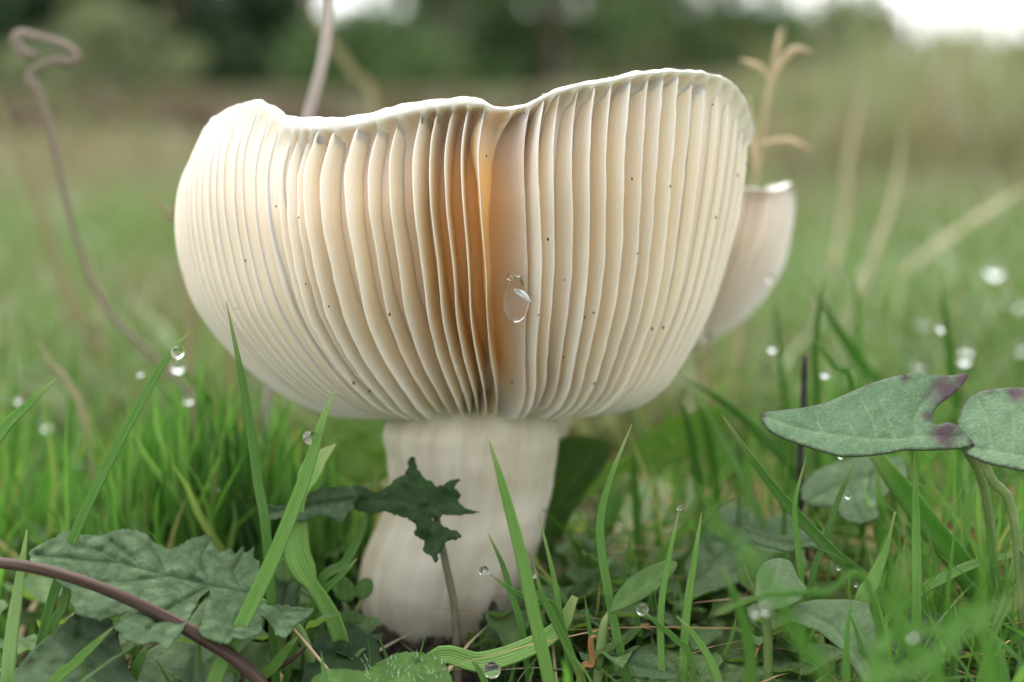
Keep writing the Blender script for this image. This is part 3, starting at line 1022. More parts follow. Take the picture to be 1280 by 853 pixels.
TREES = [
    (-40, 30, 7.0, 4.2, M_C1, 'dark evergreen tree at the far left edge of the meadow', 'tree'),
    (75, 34, 3.2, 3.2, M_C1, 'dark round tree left of the pale gap in the wood', 'tree'),
    (215, 30, 6.5, 4.4, M_C1, 'broad dark green tree behind the left rim of the mushroom', 'tree'),
    (330, 33, 5.0, 3.4, M_C1, 'dark green tree just left of the thin grey stalk', 'tree'),
    (560, 36, 5.0, 4.6, M_C2, 'mid green tree standing behind the dip in the cap rim', 'tree'),
    (690, 34, 4.6, 3.8, M_C2, 'mid green tree right of the dip in the cap rim', 'tree'),
    (800, 38, 5.4, 4.2, M_C3, 'pale grey-green tree above the right half of the cap', 'tree'),
    (930, 36, 2.4, 3.4, M_C2, 'low olive tree behind the dry seed head', 'tree'),
    (1040, 40, 1.9, 3.6, M_C3, 'greyish tree left of the bright sky gap', 'tree'),
    (130, 24, 1.15, 2.6, M_C3, 'pale scrubby bush in the gap of the dark wood', 'bush'),
    (450, 27, 1.25, 2.8, M_C2, 'low green bush under the pale sky patch', 'bush'),
    (1180, 30, .42, 3.4, M_C3, 'low pale bush under the bright sky at the right', 'bush'),
    (1290, 32, .5, 3.0, M_C2, 'green bush at the right edge of the meadow', 'bush'),
]
for i, (px, ds, hh, ww, mt, lb, ct) in enumerate(TREES):
    make_tree(px, ds, hh, ww, mt, lb, low=True, cat=ct, seed=i + 11, n=2600 if ct == 'tree' else 1400)
# far wood closing the left and the middle
cs = []; rs = []
for i in range(110):
    a_, b_, zm = random.choice([(-250, 60, 6), (60, 175, 4), (170, 360, 6), (360, 520, 1.5), (520, 860, 6), (860, 1110, 1.9)])
    x, y = at_px(random.uniform(a_, b_), random.uniform(48, 60))
    cs.append((x, y, random.uniform(.2, zm))); rs.append(random.uniform(1.0, 1.9) * (.6 if zm < 3 else 1))
for i in range(70):
    x, y = at_px(-250 + 1350 * (i + random.random()) / 70, random.uniform(46, 52))
    cs.append((x, y, random.uniform(.2, 1.1))); rs.append(random.uniform(.8, 1.2))
w = leaf_cloud('wood', cs, rs, 20000, .32, M_C1, None, 99, flat=1)
tag(w, 'dark wood closing off the meadow far behind', 'wood', kind='stuff')

# heather and rough tussocks that break up the meadow in the distance
hc = {'a': ([], []), 'b': ([], [])}
for i in range(340):
    dist = 2.2 + 20 * random.random() ** 1.3
    px = random.uniform(-150, 1430)
    rt_ = float(sstep(820, 1180, px))
    x, y = at_px(px, dist)
    g = float(ground_z(x, y))
    top_ = (.105 + dist * (.0015 + .017 * rt_ * random.random())) - g          # low on the left, rough and tall on the right
    r_ = max(.02, min(.06 + .020 * dist, top_ * .7)) * random.uniform(.5, 1.)
    k = 'a' if random.random() < (.75 - .6 * rt_) else 'b'
    for q in range(3):
        hc[k][0].append((x + random.uniform(-2, 2) * r_, y + random.uniform(-1, 1) * r_, g + max(0.01, top_ - r_) * random.uniform(.3, 1)))
        hc[k][1].append(r_)
M_HEATH = mat_crown('heather_twigs', (.055, .040, .030), (.17, .12, .09))
M_TUSS = mat_crown('tussock_blades', (.07, .085, .035), (.20, .21, .11))
for k, m_, lb in (('a', M_HEATH, 'russet brown heather mounds in the blurred meadow'), ('b', M_TUSS, 'olive grass tussocks in the blurred meadow')):
    tag(leaf_cloud('heather' if k == 'a' else 'tussocks', hc[k][0], hc[k][1], 14000, .022, m_, None, 71 + ord(k), flat=.7), lb, kind='stuff')
# ================================================================== single blades of grass that stand out
def rooted(pts):
    """carry the lower end of a stem on down to the soil"""
    p0, p1 = np.array(pts[0]), np.array(pts[1])
    g = float(ground_z(p0[0], p0[1])) - .002
    if p0[2] > g + .001:
        d = p0 - p1
        k = (p0[2] - g) / max(1e-6, abs(d[2])) if d[2] < 0 else 1.0
        k = min(k, 1.6)
        q = p0 + d * k * .6
        q[2] = g
        pts = np.vstack([q, pts])
    return np.asarray(pts)


def YC(Y):
    """things close in front of the cap stand within a few millimetres of each other"""
    return Y if Y >= -38 or Y < -86 else -38 + (Y + 38) * .38


def lean(Y, py):
    """the plants in front stand a little nearer the lens the lower they are"""
    return np.where((np.asarray(Y) < -12) & (np.asarray(Y) > -86), -.024 * np.maximum(0, np.asarray(py, float) - 330), 0)


def hero(px_pts, Y, w, label, tint=.4, mat=None, fold=.35, Y1=None, tipw=.0, twist=0.0, group=None, name='grass_blade', wprof=None, root=True):
    """one blade: photo columns and rows from foot to tip, at depth Y (mm) to Y1 at the tip, w photo pixels wide"""
    mat = mat or M_HERO
    k = len(px_pts)
    Y1 = Y if Y1 is None else Y1
    Y, Y1 = YC(Y), YC(Y1)
    ys = np.linspace(Y, Y1, k)
    ys = (ys + lean(ys, [p[1] for p in px_pts])) * MM
    pts = P([p[0] for p in px_pts], [p[1] for p in px_pts], ys)
    n0 = len(pts)
    if root: pts = rooted(pts)
    extra = len(pts) - n0
    n = 30
    c = catmull(pts, n)
    s = np.linspace(0, 1, n)
    t = np.gradient(c, axis=0); t /= np.linalg.norm(t, axis=1)[:, None] + 1e-9
    view = c - CAM; view /= np.linalg.norm(view, axis=1)[:, None]
    side = np.cross(t, view); side /= np.linalg.norm(side, axis=1)[:, None] + 1e-9
    nrm = np.cross(side, t)
    ang = .35 + twist * s + .25 * wob(s * 3, len(label), 2)
    wv = w * .00015 * (320 + (Y + Y1) * .5) / 320 / 2
    if wprof is None:
        W = wv * (.80 + .20 * np.sin(s * 3.0)) * np.clip(1 - (s ** 3.5), 0, 1) ** .8
        W = np.maximum(W, wv * .05)
    else:
        W = wv * np.interp(s, np.linspace(0, 1, len(wprof)), wprof)
    W = W / np.cos(ang)
    a = side * np.cos(ang)[:, None] + nrm * np.sin(ang)[:, None]
    b = np.cross(a, t)
    prof = [(-1, 0), (-.55, .6), (0, 1.0), (.55, .6), (1, 0)]
    V = []
    for i, (x_, y_) in enumerate(prof):
        V.append(c + a * (W * x_)[:, None] + b * (W * fold * y_)[:, None])
    for i, (x_, y_) in enumerate(prof[::-1]):
        V.append(c + a * (W * x_ * .98)[:, None] + b * (W * fold * y_ - .00012 - .05 * W)[:, None])
    V = np.array(V).transpose(1, 0, 2)
    m = len(prof) * 2
    ux = np.array([0, .22, .5, .78, 1, 1, .78, .5, .22, 0])
    uv = np.stack(np.broadcast_arrays(ux[None], s[:, None]), -1).reshape(-1, 2)
    o = mesh_obj(name, V.reshape(-1, 3), grid_faces(n, m, True), mat, uv=uv, attrs={'tint': np.full(n * m, tint)})
    tag(o, label, 'grass blade' if name == 'grass_blade' else name.replace('_', ' '), group)
    return o


HB = [
    # foot ... tip (photo px), Y, width, label, tint, options
    ([(262, 866), (305, 775), (345, 690), (382, 595), (402, 530), (419, 489)], -66, 20, 'thick bright ridged grass blade before the left leaf with a dewdrop near its top', .62, {}),
    ([(52, 800), (85, 690), (130, 590), (178, 500), (212, 443), (237, 416)], -32, 13, 'long slanting green blade at the left carrying a dewdrop under its pointed tip', .38, {}),
    ([(-40, 620), (0, 543), (32, 509), (71, 473)], -34, 15, 'short green blade entering from the left edge of the picture', .42, {}),
    ([(690, 872), (668, 770), (648, 680), (628, 605), (611, 549)], -72, 17, 'straight pale green pointed blade standing in front of the white stem', .60, dict(fold=.2)),
    ([(335, 690), (322, 600), (306, 490), (283, 376)], -48, 13, 'dark upright blade crossing the lower left of the cap', .22, {}),
    ([(345, 650), (305, 560), (262, 500), (222, 452)], 30, 15, 'blurred broad blade leaning left from below the cap, its tip under the hanging dewdrop', .30, {}),
    ([(300, 700), (255, 600), (225, 520), (178, 462)], 28, 10, 'blurred blade left of the cap with small drops along it', .35, {}),
    ([(330, 680), (290, 620), (235, 560), (215, 490)], 44, 8, 'thin blurred blade crossing others left of the cap', .30, {}),
    ([(340, 720), (318, 650), (290, 610), (262, 592)], 8, 8, 'fine blade bent left with a round dewdrop near its tip', .45, {}),
    ([(1110, 760), (1040, 690), (990, 637), (944, 580), (903, 519)], -30, 15, 'long straight dark blade running diagonally left of the arrow-shaped leaf', .25, dict(fold=.6)),
    ([(1260, 800), (1205, 712), (1160, 655), (1122, 605), (1088, 560)], -22, 33, 'very broad diagonal green blade coming from under the arrow-shaped leaf', .40, dict(wprof=[1, 1, 1, .95, .9, .85, .7, .4])),
    ([(790, 880), (768, 780), (752, 690), (752, 640), (768, 585), (790, 531)], -46, 12, 'curved green blade right of the white stem ending in a fine tip', .42, {}),
    ([(732, 870), (705, 790), (692, 720), (673, 642)], -42, 9, 'slender pale blade just right of the stem foot', .62, {}),
    ([(828, 860), (826, 770), (836, 700), (850, 634)], -58, 9, 'thin upright blade with a tiny drop on its tip right of the oval leaf', .55, {}),
    ([(852, 872), (858, 770), (868, 700), (877, 641)], -56, 11, 'pale straight blade standing beside the one with the drop on its tip', .60, {}),
    ([(1002, 740), (997, 680), (994, 630), (1008, 571)], -34, 8, 'thin hooked blade in front of the dark diagonal blade', .55, {}),
    ([(1012, 740), (1030, 680), (1050, 620), (1072, 572)], -28, 9, 'dark narrow blade leaning right towards the arrow-shaped leaf', .20, {}),
    ([(1108, 765), (1106, 700), (1102, 650), (1096, 575)], -12, 19, 'wide upright grey-green blade under the arrow-shaped leaf', .66, dict(fold=.15)),
    ([(1146, 760), (1145, 660), (1143, 562)], -38, 13, 'upright pale blade passing in front of the broad diagonal one', .68, {}),
    ([(1076, 765), (1092, 725), (1108, 685), (1119, 640)], -36, 22, 'short broad blade with yellowing flecks right of the crinkled leaves', .75, dict(wprof=[1, 1, .95, .8, .5, .2, .1])),
    ([(1130, 765), (1190, 718), (1240, 700), (1300, 688)], -26, 13, 'blade running almost level to the right edge of the picture', .38, {}),
    ([(1262, 800), (1240, 690), (1229, 577)], -30, 9, 'thin straight blade near the right edge below the second sorrel leaf', .50, {}),
    ([(1180, 740), (1200, 690), (1215, 630), (1226, 590)], -14, 14, 'bluish-green blade leaning right behind the level one', .60, {}),
    ([(1090, 745), (1030, 741), (960, 744), (890, 768)], -92, 8, 'near blade bent over level, out of focus, across the grey leaves', .40, dict(twist=.5, root=True)),
    ([(540, 826), (600, 828), (655, 812), (698, 786), (719, 746)], -40, 25, 'thick blunt bright green blade lying low across the foot of the stem', .72, dict(wprof=[.55, .8, 1, 1, .95, .8, .35], fold=.3)),
    ([(655, 800), (640, 745), (628, 705), (610, 666)], -34, 9, 'short green blade in front of the stem, left of the straight pointed one', .30, {}),
    ([(735, 872), (705, 800), (680, 750), (667, 705)], -52, 10, 'upright blade with a dewdrop hanging at its left tip', .40, {}),
    ([(700, 775), (668, 752), (640, 738), (610, 716)], -44, 8, 'blade leaning left with a dewdrop at its end in front of the stem', .38, {}),
    ([(865, 830), (845, 800), (820, 778), (803, 762)], -62, 8, 'short blade leaning left with a dewdrop beside the oval leaf', .40, {}),
    ([(940, 880), (935, 800), (920, 750), (903, 708)], -88, 16, 'dark near blade out of focus in front of the crinkled leaf', .25, {}),
    ([(905, 880), (890, 830), (868, 795), (846, 770)], -70, 10, 'pale thin blade leaning left over the crinkled leaf', .72, {}),
    ([(1040, 900), (1000, 800), (940, 700), (850, 610)], -150, 16, 'very blurred near blade slanting left across the grey leaves', .45, {}),
    ([(1180, 880), (1130, 800), (1100, 860), ][0:2] + [(1118, 740), (1134, 690)], -128, 18, 'blurred near blade standing right of the pale curved leaf', .45, {}),
    ([(1060, 905), (1150, 835), (1220, 780), (1290, 735)], -150, 15, 'broad blurred blade crossing the lower right corner', .45, {}),
    ([(1090, 860), (1110, 800), (1128, 765), (1135, 700)], -120, 14, 'blurred upright blade in front of the bottom right leaf', .48, {}),
    ([(1080, 700), (1120, 775), (1180, 790), (1230, 800)][::-1], -130, 14, 'blurred blade arching left above the lower right corner', .55, {}),
    ([(1250, 880), (1232, 790), (1228, 700), (1222, 640)], -120, 13, 'blurred upright blade near the lower right corner', .50, {}),
    ([(640, 900), (615, 870), (600, 840), (586, 818)], -60, 10, 'short blade at the bottom edge with a cloudy drop left of the pointed blade', .45, {}),
    ([(1022, 520), (1019, 450), (1022, 400), (1033, 342)], 26, 9, 'dark upright blade standing behind the tip of the arrow-shaped leaf', .25, {}),
    ([(1130, 520), (1085, 465), (1050, 415), (1012, 352)], 60, 16, 'broad blurred blade leaning left behind the arrow-shaped leaf', .35, {}),
    ([(985, 600), (980, 500), (974, 430), (966, 358)], 48, 8, 'thin blurred blade between the small mushroom and the dark twig', .40, {}),
    ([(1078, 500), (1074, 430), (1070, 370), (1064, 315)], 85, 9, 'faint blurred upright blade rising above the arrow-shaped leaf', .60, {}),
    ([(1195, 520), (1188, 450), (1182, 400), (1177, 345)], 62, 12, 'dark blurred blade above the notch of the arrow-shaped leaf', .28, {}),
    ([(1010, 620), (950, 545), (905, 503), (849, 469)], 20, 12, 'dark blade leaning left with its tip touching the lower right of the cap', .20, {}),
    ([(880, 690), (872, 600), (862, 540), (850, 490)], 24, 15, 'dark upright blade of the clump below the right side of the cap', .18, {}),
    ([(893, 690), (893, 600), (884, 540), (866, 490)], 28, 14, 'second dark upright blade of the clump, just right of the first', .24, {}),
    ([(800, 700), (796, 640), (793, 590), (790, 545)], 10, 12, 'upright soft blade between curved blade and bright leaf', .35, {}),
    ([(1068, 500), (1045, 460), (1030, 440), (1018, 425)], 14, 7, 'short fine blade leaning left just above the arrow-shaped leaf', .30, {}),
    ([(14, 640), (17, 560), (19, 500), (18, 440)], 60, 9, 'blurred upright blade near the left edge with a drop at its side', .55, {}),
    ([(84, 640), (89, 540), (92, 470), (93, 400)], 92, 12, 'blurred upright blade beside the pale straw bits', .48, {}),
    ([(8, 880), (14, 800), (24, 730), (34, 662)], -62, 18, 'wet bluish blade with a silvery shine at the lower left', .92, dict(fold=.15)),
    ([(60, 870), (95, 828), (118, 806), (142, 784)], -78, 13, 'bright short blade in front of the lower left leaf', .55, {}),
    ([(398, 738), (430, 705), (452, 665), (462, 622)], -18, 13, 'curved dark blade left of the stem, behind the torn one', .25, {}),
    ([(372, 790), (400, 745), (428, 718), (447, 698)], -24, 11, 'blade leaning right over the clover leaf', .30, {}),
    ([(300, 872), (340, 835), (358, 812), (372, 796)], -58, 16, 'broad dark blade behind the foot of the brown twig', .30, {}),
    ([(152, 880), (165, 848), (176, 822), (186, 805)], -52, 17, 'short dark blade under the lobed left leaf', .35, {}),
    ([(725, 845), (740, 830), (738, 800), (748, 795)], -52, 8, 'dying blade with an orange tip in front of the stem foot', .0, dict(mat=M_RUST)),
    ([(62, 800), (78, 760), (84, 730), (86, 700)], -40, 12, 'upright dark blade crossing under the brown twig at the left', .25, {}),
]
for pts, Y, w, lb, ti, kw in HB:
    hero(pts, Y, w, lb, ti, **kw)

# the torn, curled blade
torn = [(425, 800), (404, 752), (384, 722), (371, 690), (372, 650), (380, 610), (396, 578), (420, 556)]
hero(torn, -26, 34, 'pale green torn blade with a bite out of its side, left of the stem', .72, fold=.30, twist=.3,
     wprof=[.55, .6, .62, .60, .55, .45, .95, 1.0, .95, .85, .34, .38, .85, .75, .4, .05])


# ================================================================== leaves
def in_poly(x, y, poly):
    inside = np.zeros(len(x), bool)
    n = len(poly)
    for i in range(n):
        x0, y0 = poly[i]; x1, y1 = poly[(i + 1) % n]
        c = ((y0 > y) != (y1 > y)) & (x < (x1 - x0) * (y - y0) / (y1 - y0 + 1e-12) + x0)
        inside ^= c
    return inside


def seg_dist(x, y, line):
    d = np.full(len(x), 1e9)
    for (x0, y0), (x1, y1) in zip(line[:-1], line[1:]):
        dx, dy = x1 - x0, y1 - y0
        t = np.clip(((x - x0) * dx + (y - y0) * dy) / (dx * dx + dy * dy + 1e-9), 0, 1)
        d = np.minimum(d, np.hypot(x - x0 - t * dx, y - y0 - t * dy))
    return d


def leaf(outline, Y, tilt, mat, label, veins=(), sub=True, spacing=3.6, crinkle=.8, rag=0.0, cup=0.0, purple=(), stalk=None,
         name='leaf', thick=.00022, bulge=.5, vein_w=2.8, seed=0, parent=None, skew=0.0, vmask=.8, stalk_mat=None, stalk_r=.0009):
    """outline: photo pixels; Y depth (mm) at its centre; tilt: mm of depth per photo pixel (right, down)"""
    r = np.random.default_rng(seed + len(label))
    Y = YC(Y)
    if stalk is not None: stalk = [(a, b, YC(c)) for a, b, c in stalk]
    ol = np.array(outline, float)
    # resample the outline finely, with small teeth
    nxt = np.roll(ol, -1, 0)
    pts = []
    for a, b in zip(ol, nxt):
        k = max(1, int(np.hypot(*(b - a)) / (spacing * 1.0)))
        for j in range(k):
            pts.append(a + (b - a) * j / k)
    pts = np.array(pts)
    for _ in range(1 if rag > .6 else 2):
        pts = pts * .5 + (np.roll(pts, 1, 0) + np.roll(pts, -1, 0)) * .25
    if rag:
        d = np.roll(pts, -1, 0) - np.roll(pts, 1, 0)
        nn = np.stack([d[:, 1], -d[:, 0]], -1) / (np.linalg.norm(d, axis=1)[:, None] + 1e-9)
        pts = pts + nn * (rag * r.normal(0, 1, len(pts)))[:, None]
    x0, y0 = pts.min(0); x1, y1 = pts.max(0)
    gx, gy = np.meshgrid(np.arange(x0, x1, spacing), np.arange(y0, y1, spacing * .87))
    gx = gx + (np.arange(gx.shape[0]) % 2)[:, None] * spacing * .5
    gx = gx.ravel() + r.uniform(-.2, .2, gx.size) * spacing; gy = gy.ravel() + r.uniform(-.2, .2, gy.size) * spacing
    ok = in_poly(gx, gy, pts)
    closed = np.vstack([pts, pts[:1]])
    ok &= seg_dist(gx, gy, closed) > spacing * .55
    gx, gy = gx[ok], gy[ok]
    nb = len(pts)
    allp = [Vector(p) for p in pts] + [Vector((a, b)) for a, b in zip(gx, gy)]
    res = geometry.delaunay_2d_cdt(allp, [], [list(range(nb))], 1, 1e-4)
    co = np.array([tuple(v) for v in res[0]]); faces = [list(f) for f in res[2]]
    x, y = co[:, 0], co[:, 1]
    cx, cy = (x0 + x1) / 2, (y0 + y1) / 2
    dv = np.full(len(x), 1e9); d1 = np.full(len(x), 1e9)
    for i, ln in enumerate(veins):
        dd = seg_dist(x, y, ln)
        if i == 0: d1 = dd
        dv = np.minimum(dv, dd + (0 if i == 0 else .6))
    depth = tilt[0] * (x - cx) + tilt[1] * (y - cy)
    h = crinkle * (.9 * wob(x / 26., y / 22., seed % 7) + .45 * wob(x / 11., y / 10., (seed + 3) % 7))
    if len(veins):
        h = h + bulge * (1 - np.exp(-(dv / 5.) ** 2)) * 1.0 - .0
    edge_d = seg_dist(x, y, closed)
    h = h + cup * np.clip(d1 / 60., 0, 2) ** 2 if len(veins) else h
    Yd = (Y + lean(Y, y) + depth - h) * MM
    W = P(x, y, Yd)
    vm = np.exp(-(dv / vein_w) ** 2) * vmask if len(veins) else 0 * x
    if sub and len(veins):
        net = np.abs(wob(x / 7., y / 7., (seed + 1) % 7))
        vm = np.maximum(vm, .35 * np.exp(-(net / .09) ** 2))
    pm = .55 * np.exp(-(edge_d / 1.5) ** 2) * (1 if purple else .0)
    for (qx, qy, qr) in purple:
        pm = np.maximum(pm, np.clip(1.35 - np.hypot(x - qx, y - qy) / qr + .25 * wob(x / 6., y / 6., 1), 0, 1))
    top = parent
    if parent is None and stalk is not None:
        g = P(cx, cy, Y * MM)
        top = empty(name, (float(g[0]), float(g[1]), float(ground_z(g[0], g[1]))))
        tag(top, label, 'leaf')
    o = mesh_obj('blade' if top is not None else name, W, faces, mat, top, attrs={'vein': vm, 'purple': np.clip(pm, 0, 1)})
    sol = o.modifiers.new('thickness', 'SOLIDIFY'); sol.thickness = thick; sol.offset = 0
    if top is None:
        tag(o, label, 'leaf')
    if stalk is not None:
        sp = np.array([list(P(a, b, (c + float(lean(c, b))) * MM)) for a, b, c in stalk])
        sp = rooted(sp) if len(sp) > 1 else sp
        tube('stalk', sp, [stalk_r, stalk_r * .8], stalk_mat or M_STALK, top, n=14, sides=7)
    return top if top is not None else o


M_STALK = mat_simple('leaf_stalk', [(.3, (.10, .18, .05)), (.7, (.22, .28, .10))], 200, .5)
M_SAGE = mat_leaf('sage_leaf', (.080, .145, .066), (.135, .21, .112), (.018, .05, .012), rough=.75, spec=.12, grainscale=900)
M_ROSETTE = mat_leaf('rosette_leaf', (.105, .185, .085), (.165, .255, .135), (.05, .10, .03), rough=.7, spec=.15)
M_SAGE2 = mat_leaf('dull_leaf', (.06, .13, .045), (.12, .20, .085), (.16, .24, .11), rough=.42, spec=.5)
M_SORREL = mat_leaf('sorrel_leaf', (.054, .112, .050), (.080, .145, .072), (.17, .25, .135), trans=.12, quilt=0, rough=.55, edge=(.050, .028, .038), grainscale=2200, spec=.22)
M_BRIGHT = mat_leaf('bright_leaf', (.13, .26, .03), (.20, .34, .05), (.26, .40, .10), trans=.5, tcol=(.34, .60, .04))
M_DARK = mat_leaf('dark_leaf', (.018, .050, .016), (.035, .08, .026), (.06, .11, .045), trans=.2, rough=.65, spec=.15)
M_SMOOTH = mat_leaf('smooth_leaf', quilt=180, base=(.075, .19, .028), light=(.14, .29, .06), vein=(.22, .36, .12), trans=.35, rough=.4)
M_PALE = mat_leaf('pale_leaf', (.12, .23, .085), (.18, .30, .13), (.30, .42, .23), trans=.2, rough=.5)
M_CRINK = mat_leaf('crinkled_leaf', (.085, .16, .045), (.16, .25, .09), (.05, .10, .025), trans=.2, rough=.6, spec=.3)

LOB = [(36, 690), (60, 676), (84, 664), (104, 668), (126, 671), (146, 663), (168, 662), (184, 668), (190, 678), (212, 688), (222, 684), (240, 673), (263, 669),
       (268, 686), (276, 693), (288, 686), (294, 694), (303, 683), (307, 693), (317, 684), (318, 700), (325, 704), (324, 735), (334, 758), (352, 756), (393, 762),
       (385, 772), (372, 780), (356, 799), (344, 792), (334, 774), (326, 770), (328, 792), (310, 800), (290, 798), (286, 806), (262, 800), (248, 790),
       (254, 774), (264, 754), (262, 738), (252, 746), (240, 766), (226, 792), (208, 814), (196, 802), (176, 807), (158, 800), (146, 786), (152, 770),
       (166, 764), (148, 770), (124, 776), (96, 768), (88, 752), (92, 742), (72, 728), (52, 712), (40, 706)]
leaf(LOB, -44, (.04, -.26), M_SAGE, 'large grey-green lobed crinkled leaf at the lower left, partly covered by the brown twig',
     veins=[[(330, 745), (262, 732), (205, 718), (150, 704), (100, 700), (45, 694)], [(215, 720), (170, 726), (120, 730)], [(262, 732), (235, 748), (205, 765), (185, 790)],
            [(262, 732), (250, 700), (262, 675)], [(300, 738), (290, 715), (305, 690)], [(330, 745), (352, 765), (385, 764)], [(320, 750), (300, 772), (285, 796)],
            [(150, 704), (128, 690), (100, 682)], [(180, 711), (160, 692), (140, 678)], [(205, 718), (200, 700), (188, 684)]],
     spacing=2.2, crinkle=1.2, rag=.7, bulge=1.2, vein_w=1.7, stalk=[(380, 800, -34), (345, 765, -40), (318, 748, -44)], name='lobed_leaf', seed=1)
leaf([(4, 870), (18, 840), (40, 814), (70, 786), (96, 766), (120, 758), (138, 772), (146, 790), (152, 812), (162, 838), (174, 862), (170, 880), (4, 880)], -56, (.02, -.14), M_SAGE2,
     'wet grey-green leaf at the bottom left corner, below the lobed one', veins=[[(150, 880), (125, 840), (100, 800), (100, 770)], [(125, 840), (80, 830), (40, 830)], [(112, 815), (80, 800), (62, 795)]],
     crinkle=1.2, rag=.8, bulge=.8, seed=2, stalk=[(150, 885, -54), (140, 872, -55)], name='wet_leaf')
leaf([(165, 880), (168, 835), (186, 812), (215, 800), (240, 770), (262, 742), (285, 770), (300, 805), (300, 850), (280, 880)], -22, (.0, -.10), M_PALE,
     'soft pale leaf seen behind the lobed left leaf and the twig', veins=[[(240, 880), (245, 820), (262, 750)]], crinkle=.8, seed=3, stalk=[(262, 885, -22), (258, 860, -22)], name='pale_leaf')
leaf([(330, 740), (340, 712), (356, 690), (372, 684), (376, 720), (372, 760), (352, 775), (338, 765)], -14, (0, -.1), M_SAGE, 'small dull leaf behind the bright ridged blade',
     veins=[[(350, 775), (358, 730), (366, 695)]], crinkle=.6, rag=.8, seed=4, stalk=[(352, 790, -14), (354, 765, -14)], name='small_leaf')
# hairy leaf at the bottom edge
hl = leaf([(384, 880), (388, 850), (410, 836), (440, 838), (458, 840), (474, 828), (496, 817), (520, 815), (544, 820), (560, 836), (568, 858), (566, 885), (470, 890)], -66, (.0, -.16), M_SMOOTH,
          'rounded hairy green leaf at the bottom edge in front of the stem foot', veins=[[(470, 885), (500, 850), (530, 825)], [(440, 880), (425, 855), (405, 845)]],
          crinkle=.5, rag=.5, seed=5, bulge=.3, stalk=[(480, 905, -66), (482, 880, -66)], name='hairy_leaf')
hv = []; hf = []
M_HAIR = mat_simple('leaf_hair', [(.3, (.6, .62, .5)), (.7, (.8, .8, .7))], 300, .4)
for i in range(46):
    a = random.uniform(450, 560); b = random.uniform(822, 862)
    p0 = P(a, b, (YC(-66) + float(lean(YC(-66), b)) - .16 * (b - 852) - 1.6) * MM)
    dr = np.array([random.uniform(-.4, .5), random.uniform(-.8, -.2), random.uniform(.4, 1.)]); dr /= np.linalg.norm(dr)
    L = random.uniform(.0012, .0022)
    p1 = p0 + dr * L
    k = len(hv)
    s_ = np.array([.00005, 0, 0]); u_ = np.array([0, .00004, .00004])
    hv += [p0 - s_, p0 + s_, p0 + u_, p1]; hf += [[k, k + 1, k + 3], [k + 1, k + 2, k + 3], [k + 2, k, k + 3]]
tag(mesh_obj('leaf_hairs', np.array(hv), hf, M_HAIR, hl), 'stiff white hairs', kind='stuff')

# sorrel leaves at the right
leaf([(950, 522), (953, 516), (972, 514), (1000, 511), (1030, 505), (1058, 493), (1085, 481), (1110, 473), (1135, 468), (1155, 467), (1176, 471), (1196, 469), (1211, 467), (1208, 476),
      (1196, 489), (1184, 499), (1172, 507), (1166, 518), (1164, 530), (1172, 533), (1182, 528), (1196, 531), (1208, 545), (1222, 556), (1200, 561), (1165, 563), (1130, 563), (1105, 568),
      (1076, 571), (1050, 571), (1028, 565), (1000, 556), (975, 547), (960, 538)], -42, (.02, -.10), M_SORREL, 'grey-green arrow-shaped leaf with purple lobes and pink edge at the right',
     veins=[[(952, 521), (985, 534), (1020, 542), (1070, 549), (1120, 551), (1160, 546), (1200, 548)], [(1070, 549), (1062, 530), (1052, 512)], [(1096, 550), (1090, 525), (1076, 500)],
            [(1145, 549), (1142, 525), (1152, 505), (1172, 486)], [(1030, 544), (1022, 530), (1020, 515)], [(1120, 551), (1112, 530), (1100, 500)]],
     spacing=3.2, crinkle=.22, rag=.12, bulge=.25, vein_w=1.4, seed=6, vmask=.7, purple=[(1184, 492, 26), (1202, 474, 16), (1182, 542, 20), (1160, 520, 7), (952, 520, 6), (1130, 470, 7), (1085, 480, 6), (1216, 554, 8)],
     stalk=[(1236, 640, -30), (1206, 560, -36), (1190, 546, -40)], name='sorrel_leaf', thick=.0003)
leaf([(1199, 552), (1196, 534), (1200, 515), (1210, 499), (1226, 489), (1248, 486), (1275, 485), (1310, 492), (1330, 520), (1325, 590), (1290, 591), (1262, 586), (1236, 580), (1212, 571), (1204, 564),
      (1220, 557)], -47, (-.05, -.10), M_SORREL, 'second grey-green sorrel leaf cut off by the right edge of the picture',
     veins=[[(1205, 560), (1240, 566), (1280, 572), (1325, 576)], [(1240, 566), (1236, 530), (1222, 500)], [(1265, 570), (1268, 530), (1262, 495)]],
     spacing=3.4, crinkle=.25, rag=.12, bulge=.25, vein_w=1.4, seed=7, vmask=.6, purple=[(1272, 490, 14), (1238, 487, 7)], stalk=[(1270, 660, -40), (1240, 600, -44), (1222, 564, -46)], name='sorrel_leaf', thick=.0003)

